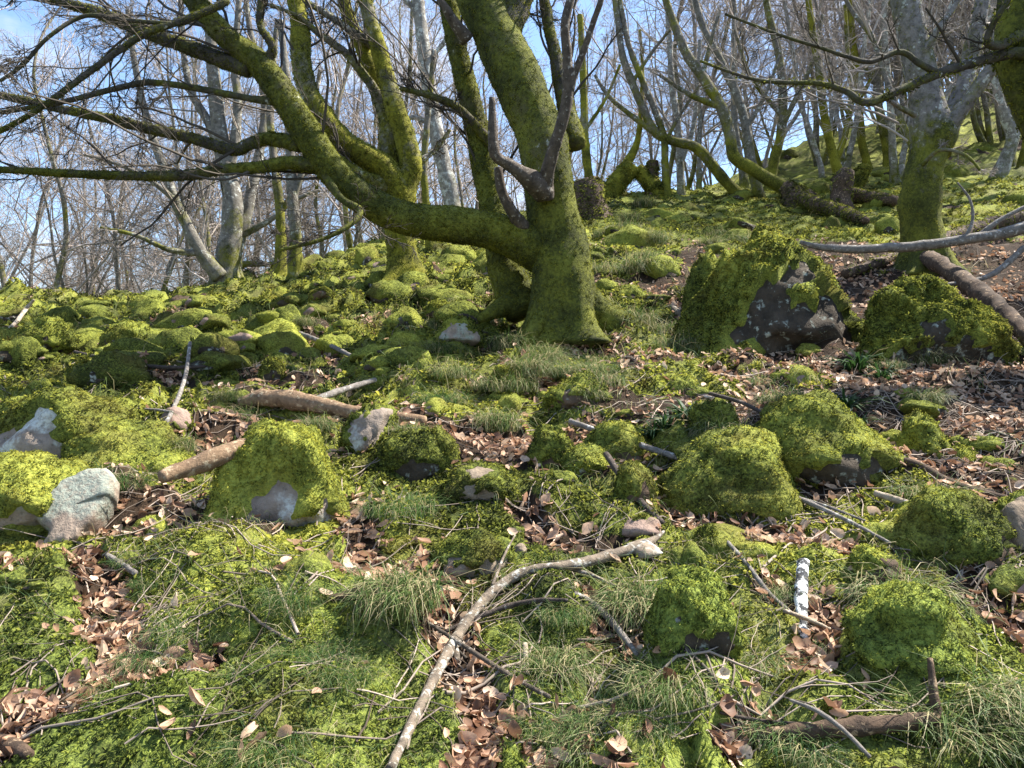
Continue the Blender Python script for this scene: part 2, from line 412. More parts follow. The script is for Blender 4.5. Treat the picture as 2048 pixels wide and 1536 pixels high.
M = dict(
    frond=mat_moss_frond(), frond_bark=mat_frond_bark(), pad=mat_moss_pad(), ground=mat_ground(),
    rock_pink=mat_rock('sandstone', (.13, .085, .062), (.27, .19, .15), .25),
    rock_lichen=mat_rock('lichen_stone', (.17, .12, .09), (.30, .235, .18), .80, (.29, .31, .25)),
    rock_white=mat_rock('white_lichen_stone', (.15, .115, .09), (.28, .225, .18), .72, (.52, .53, .48)),
    rock_and_shade_dark=mat_rock('dark_outcrop_and_shade', (.018, .015, .011), (.070, .054, .038), .42, (.30, .32, .27), 15),  # outcrop rock, also the painted shade on low stone fronts and in gaps
    rock_and_shade_brown=mat_rock('brown_stone_and_shade', (.03, .021, .014), (.105, .07, .045), .2, (.30, .29, .24), 9),
    rock_tan=mat_rock('tan_stone', (.13, .098, .068), (.25, .195, .14), .1),
    bark_main=mat_bark('beech_moss_bark', (.095, .085, .045), .74, .22),
    bark_yellow=mat_bark('yellow_moss_bark', (.20, .18, .14), .78, .40, 1.0),
    bark_pale=mat_bark('pale_lichen_bark', (.25, .23, .20), .20, .70, .3, (.09, .08, .07)),
    bark_grey=mat_bark('grey_bark', (.18, .165, .14), .32, .42, .3, (.055, .048, .04)),
    bark_mix=mat_bark('mossy_lichen_bark', (.16, .14, .115), .52, .5, .6, (.04, .036, .03)),
    bark_right=mat_bark('right_tree_bark', (.21, .19, .17), .42, .46, .1, (.06, .055, .05), 1.0, .42),
    bark_dark=mat_bark('dark_branch', (.075, .066, .052), .52, .15, .1, (.02, .018, .014)),
    deadwood=mat_wood('dead_wood', (.035, .027, .020), (.105, .082, .062), (.28, .25, .21), .40),
    rot=mat_wood('rotten_wood', (.025, .018, .013), (.10, .065, .042), (.30, .21, .13), .4),
    log=mat_wood('barkless_log', (.10, .062, .038), (.26, .17, .10), (.40, .31, .20), .5),
    grey_stick=mat_wood('grey_stick', (.08, .07, .06), (.22, .195, .17), (.42, .41, .38), .40),
    pale_stick=mat_wood('pale_stick', (.17, .13, .09), (.38, .31, .23), (.5, .46, .38), .45),
    dark_stick=mat_wood('dark_stick', (.025, .020, .017), (.085, .065, .052), (.26, .23, .20), .25),
    lichen_stick=mat_wood('lichen_stick', (.06, .050, .040), (.21, .165, .12), (.40, .38, .33), .55),
    white_stick=mat_wood('white_lichen_stick', (.025, .026, .028), (.07, .07, .072), (.72, .73, .70), .95),
    twig_dark=mat_twig('dark_twig', (.030, .024, .018), (.085, .070, .052)),
    twig_grey=mat_twig('grey_twig', (.14, .115, .095), (.34, .295, .255)),
    twig_far=mat_twig('far_twig', (.22, .18, .155), (.42, .36, .32)),
    twig_floor=mat_twig('floor_twig', (.05, .035, .026), (.36, .29, .23)),
    leaf=mat_leaf(),
    grass=mat_grass('moor_grass', (.035, .075, .018), (.12, .17, .045), (.30, .26, .14), .28),
    grass_green=mat_grass('green_grass', (.025, .07, .018), (.085, .15, .035), (.34, .30, .15), .15),
    rush=mat_grass('wood_rush', (.014, .040, .010), (.040, .085, .022), (.30, .24, .12), .08),
)

# ------------------------------------------------------------------ ground sheet
gsoil = np.maximum(ggul, gpat)
q = np.arange(NA * NR).reshape(NR, NA)
gf = np.stack([q[:-1, :-1], q[:-1, 1:], q[1:, 1:], q[1:, :-1]], -1).reshape(-1, 4)
ground = obj('ground', mesh_data('ground', np.stack([gx, gy, gz], -1), [gf], M['ground'], attrs={'soil': gsoil.ravel()}))
tag(ground, 'mossy woodland slope of dark soil and moss cushions', 'ground', kind='structure')

# ------------------------------------------------------------------ scatter helper
def frames(nrm, yaw):
    """rotation matrices whose z axis is nrm, turned by yaw"""
    ref = np.zeros_like(nrm); ref[:, 0] = 1
    t = norm(np.cross(nrm, ref)); b = np.cross(nrm, t)
    c, s = np.cos(yaw)[:, None], np.sin(yaw)[:, None]
    return np.stack([t * c + b * s, -t * s + b * c, nrm], -1)
def scatter(tmpls, pos, rot, scl, pick):
    Vs, Fs, off = [], [], 0
    for k, (tv, tf) in enumerate(tmpls):
        sel = np.nonzero(pick == k)[0]
        if not len(sel): continue
        s = scl[sel]; s = s[:, None, None] if s.ndim == 1 else s[:, None, :]
        v = np.einsum('nij,nkj->nki', rot[sel], tv[None] * s) + pos[sel][:, None, :]
        f = tf[None] + (np.arange(len(sel)) * len(tv))[:, None, None] + off
        Vs.append(v.reshape(-1, 3)); Fs.append(f.reshape(-1, tf.shape[1])); off += len(sel) * len(tv)
    return np.concatenate(Vs), np.concatenate(Fs)

def frond_tuft(n, seed, lift=0.6):
    """n bent kite-shaped moss fronds fanning out from one foot, unit length"""
    r = np.random.default_rng(seed); V, Fc = [], []
    for k in range(n):
        a = 2 * math.pi * (k + r.uniform(-.3, .3)) / n; L = r.uniform(.7, 1.2); e = lift * r.uniform(.5, 1.3); w = L * r.uniform(.085, .15)
        d = np.array([math.cos(a), math.sin(a), 0]); s = np.array([-d[1], d[0], 0])
        m = d * L * .5 + np.array([0, 0, e * .65]); t = d * L + np.array([0, 0, e * .55])
        b = len(V); V += [np.array([0, 0, -.15]), m + s * w, t, m - s * w]
        Fc += [(b, b + 1, b + 2), (b, b + 2, b + 3)]
    return np.array(V), np.array(Fc)
TUFTS = [frond_tuft(5, s, l) for s, l in ((1, .5), (2, .75), (3, 1.0), (4, .6))]
FUZZ = [frond_tuft(4, s, l) for s, l in ((5, .5), (6, .75), (7, 1.0), (8, .6))]

# ------------------------------------------------------------------ tubes
def resample(pts, K):
    pts = np.asarray(pts, float); n = len(pts)
    t = np.linspace(0, n - 1, K); i = np.clip(np.floor(t).astype(int), 0, n - 2); f = (t - i)[:, None]
    g = lambda k: pts[np.clip(k, 0, n - 1)]
    p0, p1, p2, p3 = g(i - 1), g(i), g(i + 1), g(i + 2)
    return 0.5 * (2 * p1 + (p2 - p0) * f + (2 * p0 - 5 * p1 + 4 * p2 - p3) * f ** 2 + (3 * p1 - p0 - 3 * p2 + p3) * f ** 3)

def limb(pts, rad, S=20, seg=None, rough=0.08, seed=0, flare=None, lump=0.0):
    """one limb as a rough, capped tube. flare=(height, amount, lobes): spreading root foot"""
    pts = np.asarray(pts, float); rad = np.asarray(rad, float)
    L = np.linalg.norm(np.diff(pts, axis=0), axis=1).sum()
    seg = seg or max(0.012, rad.mean() * 0.55)
    K = int(np.clip(L / seg, 6, 160))
    C = resample(np.concatenate([pts, rad[:, None]], 1), K); P, r = C[:, :3], np.maximum(C[:, 3], 0.002)
    T = norm(np.gradient(P, axis=0))
    ref = np.array([1., 0, 0]) if abs(T[0][0]) < .8 else np.array([0, 1., 0])
    U = np.zeros_like(P); U[0] = norm(np.cross(T[0], ref))
    for k in range(1, K):
        u = U[k-1] - T[k] * (U[k-1] @ T[k]); U[k] = u / np.linalg.norm(u)
    W = np.cross(T, U)
    th = np.linspace(0, 2 * math.pi, S, endpoint=False)
    D = U[:, None] * np.cos(th)[None, :, None] + W[:, None] * np.sin(th)[None, :, None]
    base = P[:, None] + D * r[:, None, None]
    n = fbm(base * (1.1 / r.mean()) * .5, 3, seed) + .5 * vnoise(base * (3.5 / r.mean()) * .5, seed + 9)
    mul = 1 + rough * n
    if lump: mul = mul + lump * np.maximum(0, vnoise(base * (0.5 / r.mean()), seed + 5) - .1)
    if flare:
        fh, fa, lobes = flare
        dist = np.concatenate([[0], np.cumsum(np.linalg.norm(np.diff(P, axis=0), axis=1))])
        w = np.exp(-dist / fh)[:, None]
        mul = mul + w * fa * (0.45 + 0.55 * np.cos(th * lobes + seed)[None, :] + .25 * np.cos(th * (lobes + 2) + seed * 2)[None, :])
    V = P[:, None] + D * (r[:, None] * mul)[..., None]
    q = np.arange(K * S).reshape(K, S); qn = np.roll(q, -1, 1)
    quads = np.stack([q[:-1], qn[:-1], qn[1:], q[1:]], -1).reshape(-1, 4)
    V = V.reshape(-1, 3)
    V = np.concatenate([V, [P[0] - T[0] * r[0] * .2, P[-1] + T[-1] * r[-1] * .25]])
    a, c = K * S, K * S + 1
    tris = np.concatenate([np.stack([qn[0], q[0], np.full(S, a)], -1), np.stack([q[-1], qn[-1], np.full(S, c)], -1)])
    return V, quads, tris

def tubes(P, Rd, S=3):
    """many thin twigs at once: P (N,K,3), Rd (N,K)"""
    N, K = P.shape[:2]
    T = norm(np.gradient(P, axis=1)); m = norm(T.mean(1))
    ref = np.where(np.abs(m[:, 2:3]) < .8, np.array([[0, 0, 1.]]), np.array([[1., 0, 0]]))
    U = norm(np.cross(T, ref[:, None])); W = np.cross(T, U)
    th = np.linspace(0, 2 * math.pi, S, endpoint=False)
    V = P[:, :, None] + (U[:, :, None] * np.cos(th)[:, None] + W[:, :, None] * np.sin(th)[:, None]) * Rd[:, :, None, None]
    q = np.arange(N * K * S).reshape(N, K, S); qn = np.roll(q, -1, 2)
    f = np.stack([q[:, :-1], qn[:, :-1], qn[:, 1:], q[:, 1:]], -1).reshape(-1, 4)
    return V.reshape(-1, 3), f

def merge(parts):
    Vs, Fs, off = [], [], 0
    for p in parts:
        Vs.append(p[0]); Fs += [f + off for f in p[1:]]; off += len(p[0])
    return np.concatenate(Vs), Fs

def spawn(r, P, Rd, n, ang, lrat, rrat, K=5, wob=.22, up=0.03, t0=.2, rmin=.0022, Lmin=.05, bias=None, rmax=9):
    """n side shoots on each of the twigs P (N,K0,3)"""
    N, K0 = P.shape[:2]
    L = np.linalg.norm(np.diff(P, axis=1), axis=2).sum(1)
    idx = np.repeat(np.arange(N), n); t = r.uniform(t0, 1, len(idx)) * (K0 - 1.001)
    i = np.floor(t).astype(int); f = (t - i)
    pos = P[idx, i] * (1 - f)[:, None] + P[idx, i + 1] * f[:, None]
    T = norm(P[idx, i + 1] - P[idx, i]); rr = Rd[idx, i] * (1 - f) + Rd[idx, i + 1] * f
    q = r.normal(size=T.shape)
    if bias is not None: q = q + np.array(bias)
    pr = norm(q - T * (q * T).sum(1, keepdims=True))
    a = np.radians(ang) * r.uniform(.6, 1.35, len(idx))[:, None]
    d = T * np.cos(a) + pr * np.sin(a)
    l = np.maximum(Lmin, L[idx] * lrat * r.uniform(.5, 1.25, len(idx)) * (1.15 - .65 * t / (K0 - 1)))
    out = [pos]
    for k in range(K - 1):
        d = norm(d + r.normal(size=d.shape) * wob + np.array([0, 0, up]))
        out.append(out[-1] + d * (l / (K - 1))[:, None])
    r0 = np.clip(rr * rrat * r.uniform(.7, 1.0, len(idx)), rmin, rmax)
    Rn = r0[:, None] * np.linspace(1, .45, K)[None]
    return np.stack(out, 1), np.maximum(Rn, rmin * .7)

def stack_lines(lines, K=14):
    P = np.stack([resample(np.concatenate([l[0], np.asarray(l[1])[:, None]], 1), K) for l in lines])
    return P[..., :3], P[..., 3]

# ------------------------------------------------------------------ traced trees
def trace(pts, Y, dz=None):
    """photo pixels (px, py, width px[, depth offset m]) -> points and radii at depth Y"""
    P, Rr = [], []
    for p in pts:
        y = Y + (p[3] if len(p) > 3 else 0)
        P.append(pix(p[0], p[1], y)); Rr.append(p[2] / 2 / F * y)
    return np.array(P), np.array(Rr)

def fuzz_on(V, faces, n, size, r, up=0.0, keep=None, lift_seed=0):
    """moss fronds on a mesh surface"""
    tri = np.concatenate([f[:, [0, 1, 2]] for f in faces if f.shape[1] >= 3] + [f[:, [0, 2, 3]] for f in faces if f.shape[1] == 4])
    a, b, c = V[tri[:, 0]], V[tri[:, 1]], V[tri[:, 2]]
    nr = np.cross(b - a, c - a); ar = np.linalg.norm(nr, axis=1)
    if keep is not None: ar = ar * keep(tri)
    if ar.sum() <= 0: return None
    k = r.choice(len(tri), n, p=ar / ar.sum())
    u, v = r.random(n), r.random(n); fl = u + v > 1; u[fl], v[fl] = 1 - u[fl], 1 - v[fl]
    p = a[k] + (b[k] - a[k]) * u[:, None] + (c[k] - a[k]) * v[:, None]
    nn = norm(norm(nr[k]) + np.array([0, 0, up]) + r.normal(size=(n, 3)) * .15)
    return scatter(FUZZ, p, frames(nn, r.uniform(0, 6.28, n)), size * r.uniform(.6, 1.4, n), r.integers(0, len(FUZZ), n))

def build_tree(name, label, trunk, branches, mat, twigmat, Y, levels, seed, group=None, S=24, fuzz=0, flare=(.25, .8, 4),
               branch_mat=None, fuzz_size=.022, extra_twigs=(), twig_up=.02, rmin=.0025, dead=(), rough=.09, lump=.12, roots=0, thin=1.0):
    """trunk / branches: lists of (px,py,w[,dy]); branches carry their own depth through dy"""
    r = np.random.default_rng(seed)
    tp, tr = trace(trunk, Y); tr = tr * thin
    base = tp[0].copy(); base[2] = Hs(base[0], base[1])
    tp = np.concatenate([[tp[0] - np.array([0, 0, max(.15, tp[0][2] - base[2] + .12)])], tp]); tr = np.concatenate([[tr[0] * 1.15], tr])
    t = thing(name, label, 'tree', tuple(base), group)
    def part(nm, V, fs, m, smooth=True, parent=t):
        o = obj(nm, mesh_data(nm, V - base, fs, m, smooth), parent)
        return o
    V, q_, tr_ = limb(tp, tr, S, None, rough, seed, flare, lump)
    trunk_o = part('trunk', V, [q_, tr_], mat)
    if fuzz:
        fv, ff = fuzz_on(V, [q_], fuzz, fuzz_size, r)
        tag(part('moss', fv, [ff], M['frond_bark'] if mat is M['bark_main'] else M['frond'], True, trunk_o), kind='stuff')
    lines = [(tp[len(tp) // 2:], tr[len(tp) // 2:])]
    for k, bl in enumerate(branches):
        bp, br = trace(bl, Y); br = br * thin
        s = max(8, int(S * min(1, .35 + br[0] / tr[1])))
        V, q_, tr_ = limb(bp, br, s, max(.02, br.mean() * .8), rough, seed + k + 1, None, lump)
        root = k >= len(branches) - roots
        m = branch_mat if branch_mat and br[0] < tr[1] * .55 and not root else mat
        if k in dead: m = M['deadwood']
        bo = part('root' if root else 'branch', V, [q_, tr_], m)
        if fuzz and br[0] > .04 and k not in dead:
            L = np.linalg.norm(np.diff(bp, axis=0), axis=1).sum()
            fv, ff = fuzz_on(V, [q_], int(fuzz * .35 * L * br.mean() / .15), fuzz_size * .9, r)
            tag(part('moss', fv, [ff], M['frond_bark'] if mat is M['bark_main'] else M['frond'], True, bo), kind='stuff')
        if k not in dead and not root: lines.append((bp, br))
    if levels:
        P, Rd = stack_lines(lines[1:] or lines)
        out = []
        for (n, ang_, lr, rr, K) in levels:
            P, Rd = spawn(r, P, Rd, n, ang_, lr, rr, K, .15, twig_up, rmin=rmin, rmax=.013 + .0004 * Y)
            out.append(tubes(P, Rd, 4 if len(P) < 60 else 3))
        Vt, Ft = merge(out)
        tag(part('twigs', Vt, Ft, twigmat), kind='stuff')
    return t

Y1 = float(ground_at(1130, 652)[1])
build_tree('beech_tree', 'massive mossy leaning beech with a long low limb sweeping sideways over the slope',
    [(1132,655,150),(1128,590,136),(1122,512,122),(1112,460,112),(1103,410,103),(1096,350,106),(1085,273,108,.05),(1055,205,108,.1),(1024,137,106,.15),(992,65,100,.2),(960,0,96,.25),(925,-90,84,.3),(890,-220,70,.3),(860,-380,50,.2),(850,-520,30,.2)],
    [  # 0 big low limb
     [(1090,505,100,.05),(1035,478,86,-.05),(985,462,78,-.1),(900,447,76,-.2),(830,441,72,-.3),(760,418,68,-.35),(690,368,66,-.4),(640,310,64,-.45),(580,210,60,-.5),(520,130,54,-.5),(450,72,48,-.5),(400,15,44,-.5),(350,-60,40,-.4),(270,-170,30,-.3),(180,-260,18,-.2)],
     # 1 coppice stem behind
     [(1050,625,85,.25),(1020,560,78,.35),(1000,480,66,.45),(985,400,60,.55),(962,300,52,.6),(940,200,46,.65),(915,100,42,.7),(895,0,38,.7),(870,-140,32,.7),(860,-300,20,.7)],
     # 2.. limbs to the left of the big one
     [(630,330,34,-.45),(570,326,28,-.5),(520,335,25,-.55),(440,340,23,-.6),(380,350,22,-.65),(300,352,20,-.7),(200,350,18,-.8),(100,345,16,-.9),(0,340,14,-1.0),(-120,350,9,-1.1)],
     [(600,290,34,-.45),(540,278,28,-.4),(500,288,26,-.4),(465,300,25,-.4),(380,275,23,-.4),(300,258,22,-.4),(220,238,20,-.4),(140,222,18,-.4),(70,205,17,-.3),(0,190,15,-.3),(-120,160,10,-.2)],
     [(565,205,20,-.5),(500,197,15,-.55),(400,178,14,-.6),(300,165,13,-.65),(220,180,12,-.7),(120,205,11,-.8),(0,225,9,-.9)],
     [(500,140,36,-.5),(440,118,34,-.45),(370,92,30,-.4),(300,68,27,-.35),(220,35,24,-.3),(140,8,20,-.2),(40,-20,16,-.1)],
     [(640,330,20,-.45),(680,395,16,-.6),(720,420,13,-.7),(700,450,11,-.8),(640,480,9,-.9),(560,500,7,-1.0)],
     # 7 pale overhanging branch
     [(360,-45,22,-.5),(420,-22,18,-.7),(450,2,16,-.8),(376,38,15,-.9),(290,68,14,-1.0),(188,137,13,-1.1),(90,210,12,-1.2),(0,262,11,-1.3),(-100,300,8,-1.3)],
     [(345,48,10,-.95),(250,40,9,-1.0),(170,32,9,-1.0),(100,72,8,-1.1),(45,130,8,-1.1),(0,162,7,-1.2)],
     [(530,130,24,-.5),(545,95,18,-.55),(520,50,15,-.6),(522,0,13,-.6),(515,-60,10,-.6)],
     # 10, 11, 12, 13 bare dead forks on the trunk
     [(1088,385,50,-.30),(1064,362,44,-.42),(1040,345,32,-.50),(1012,326,25,-.55),(990,308,24,-.6),(985,255,20,-.62),(984,195,13,-.64)],
     [(1086,392,46,-.28),(1094,345,30,-.42),(1107,300,26,-.5),(1125,240,25,-.58),(1136,180,24,-.62),(1134,110,21,-.66),(1130,50,19,-.7),(1142,-10,17,-.72),(1150,-90,12,-.75)],
     [(1138,180,22,-.62),(1152,140,16,-.66),(1170,95,14,-.7),(1188,40,13,-.74),(1202,0,12,-.78),(1215,-60,8,-.8)],
     [(1045,455,34,-.15),(1022,420,24,-.3),(1003,380,21,-.36),(996,335,19,-.4)],
     # 14.. upper limbs
     [(1150,290,52,.12),(1138,240,42,.2),(1120,165,30,.3),(1108,100,26,.35),(1095,40,24,.4),(1085,-40,20,.4),(1080,-160,12,.4)],
     [(1010,60,66,.2),(1030,25,58,.25),(1050,-25,50,.3),(1090,-130,40,.4),(1140,-260,26,.5)],
     [(935,80,34,.15),(908,45,24,.05),(890,15,18,0),(876,-5,10,0)],
     [(985,290,26,.5),(955,255,20,.4),(915,215,17,.3),(870,195,14,.2),(800,176,9,.1)],
     # roots
     [(1135,570,90,.1),(1185,625,84,.05),(1245,662,78,-.05),(1310,695,60,-.2),(1350,725,34,-.35)],
     [(1095,625,50,-.1),(1065,665,32,-.3),(1050,690,18,-.45)],
     [(1030,600,50,.2),(990,622,32,.1),(955,640,18,0)]],
    M['bark_main'], M['twig_dark'], Y1, [(9, 40, .46, .36, 10), (7, 36, .44, .45, 7), (8, 34, .52, .55, 5)], 11, S=40, fuzz=4200, flare=(.24, .62, 4),
    branch_mat=M['bark_dark'], dead=(10, 11, 12, 13, 16), fuzz_size=.015, roots=3, lump=.04, rough=.075, thin=.93)
knot = ground_at(1130, 652)
Y2 = float(ground_at(812, 560)[1])
build_tree('beech_tree', 'yellow-green mossy beech forking low into thick curved stems behind the big limb',
    [(812,560,82),(806,520,62),(800,470,58),(798,420,62),(800,385,70),(818,352,48),(822,325,44),(806,262,42),(785,200,38),(768,140,34),(752,80,30),(735,20,28),(715,-60,24),(690,-190,16)],
    [[(800,400,62),(772,338,52,-.1),(735,315,50,-.15),(690,285,46,-.2),(645,232,43,-.25),(618,185,40,-.25),(604,130,38,-.2),(600,60,36,-.1),(592,0,34),(575,-100,28),(550,-230,16)],
     [(795,385,55,.2),(783,320,44,.2),(778,250,40,.2),(765,200,36,.25),(740,130,33,.3),(712,70,28,.3),(690,10,26,.3),(670,-80,20,.3)],
     [(770,212,22,.2),(735,160,18,.1),(690,105,15,0),(640,70,12,-.1),(600,35,9,-.2),(540,10,7,-.3)],
     [(745,90,20,.2),(700,60,14),(640,20,12),(590,-5,10)],
     [(795,380,40,-.05),(740,362,30,-.2),(690,330,26,-.3),(650,290,22,-.35),(625,255,17,-.4),(610,220,14,-.4)],
     [(830,330,14,.2),(870,300,9,.4),(900,260,7,.5)]],
    M['bark_yellow'], M['twig_dark'], Y2, [(7, 45, .38, .42, 7), (6, 45, .5, .5, 5), (5, 42, .55, .6, 4)], 21, S=28, fuzz=1500, flare=(.25, .7, 4), branch_mat=M['bark_mix'], fuzz_size=.022)
Y3 = 14.3
build_tree('birch_tree', 'slim pale grey trunk blotched with white lichen between the two mossy beeches',
    [(915,470,36),(908,420,32),(893,355,30),(880,300,31),(868,240,30),(858,180,28),(850,120,26),(843,60,25),(836,0,24),(828,-100,20),(825,-230,14)],
    [[(882,265,16),(860,248,11),(825,235,9),(790,250,6)],[(850,130,10),(890,80,8),(910,20,7),(925,-50,5)],[(842,50,14),(825,15,10),(790,-20,8)]],
    M['bark_pale'], M['twig_grey'], Y3, [(8, 45, .35, .42, 6), (7, 45, .5, .5, 5), (5, 42, .55, .6, 4)], 31, S=18, fuzz=0, flare=(.3, .5, 4), rmin=.0035)
Y4 = 12.6
build_tree('beech_tree', 'pale grey beech splitting into several upright stems on the skyline bank',
    [(455,575,84),(456,530,66),(462,470,58),(465,400,50),(452,330,46),(440,270,42),(432,200,38),(425,130,32),(420,60,28),(410,-40,22),(400,-160,14)],
    [[(440,555,46,-.2),(405,510,36,-.3),(378,460,30,-.4),(350,400,26,-.45),(325,330,23,-.5),(300,260,20,-.5),(280,180,18,-.5),(265,100,15,-.5),(255,20,12,-.5)],
     [(470,500,40,.2),(490,440,32,.3),(505,370,28,.4),(520,300,25,.5),(530,220,22,.6),(520,140,20,.6),(500,60,16,.6),(490,-20,12,.6)],
     [(455,350,34),(470,280,26),(475,200,22),(468,120,19),(475,40,16),(480,-40,12)],
     [(442,300,30),(415,240,24),(385,190,20),(370,130,17),(365,60,14),(360,-10,11)],
     [(478,560,34,.3),(482,530,20,.5),(560,530,12,.6)],
     [(400,505,22,-.3),(340,500,14,-.6),(270,470,11,-.8),(200,455,8,-1)],
     [(485,470,20,.2),(540,440,14,.2),(590,400,11,.2),(640,380,8,.2)],
     [(350,400,16,-.5),(300,360,12,-.7),(240,330,10,-.9),(170,310,7,-1)]],
    M['bark_grey'], M['twig_grey'], Y4, [(9, 45, .40, .42, 7), (7, 45, .5, .5, 5), (6, 42, .55, .6, 4)], 41, S=22, flare=(.3, .5, 4), rmin=.003, thin=.74)
Y5 = float(ground_at(1852, 532)[1])
build_tree('beech_tree', 'stout beech with mossy foot and lichen-spotted fork beside the fallen limbs',
    [(1852,535,110),(1848,500,84),(1842,455,78),(1840,410,78),(1846,360,72),(1856,310,70),(1866,268,82),(1858,225,66),(1848,180,58),(1836,120,54),(1822,60,52),(1810,0,50),(1795,-90,44),(1780,-220,30)],
    [[(1868,300,62),(1892,255,48,.05),(1912,215,40,.1),(1930,165,34,.15),(1942,110,30,.2),(1955,55,28,.2),(1965,0,26,.2),(1985,-100,20,.2)],
     [(1895,255,34,-.1),(1930,210,28,-.2),(1962,165,26,-.3),(1995,120,24,-.4),(2035,70,22,-.5),(2090,20,18,-.6)],
     [(1838,120,16,-.1),(1875,60,12,-.2),(1910,10,10,-.2),(1940,-50,8,-.3)],
     [(1830,230,12,-.2),(1800,215,9,-.4),(1760,190,7,-.6),(1700,180,5,-.8)],
     [(1845,330,9,-.2),(1880,300,7,-.4),(1930,310,6,-.6),(1960,340,5,-.7)]],
    M['bark_right'], M['twig_grey'], Y5, [(7, 45, .36, .40, 7), (6, 45, .5, .5, 5), (6, 42, .55, .6, 4)], 51, S=32, fuzz=700, flare=(.22, .5, 5), fuzz_size=.02)
Y6 = 5.2
build_tree('beech_tree', 'dark mossy trunk leaning in from the right with a long zigzag branch',
    [(2390,760,170),(2330,640,140),(2250,460,120),(2150,320,104),(2085,220,96),(2052,120,96),(2042,40,88),(2050,-60,80),(2080,-220,60),(2110,-400,40)],
    [[(2075,118,34,-.1),(2030,106,22,-.15),(1960,122,19,-.2),(1878,147,18,-.25),(1800,180,16,-.3),(1734,205,15,-.35),(1690,182,12,-.3),(1638,167,10,-.3),(1570,165,8,-.3),(1500,157,7,-.3),(1400,122,5,-.3)],
     [(1878,147,14,-.25),(1840,128,12,-.3),(1800,104,11,-.3),(1740,123,10,-.35),(1690,112,8,-.4),(1640,95,7,-.4),(1560,70,6,-.4),(1450,28,5,-.4)],
     [(2042,70,26,-.1),(2000,90,18,-.25),(1975,85,14,-.3),(1985,50,12,-.35),(2010,10,10,-.4),(2040,-40,8,-.4)]],
    M['bark_main'], M['twig_dark'], Y6, [(6, 45, .26, .5, 6), (5, 45, .45, .5, 5), (4, 42, .55, .6, 4)], 61, S=28, fuzz=1200, flare=(.3, .4, 4), branch_mat=M['bark_dark'], fuzz_size=.025, twig_up=.05)

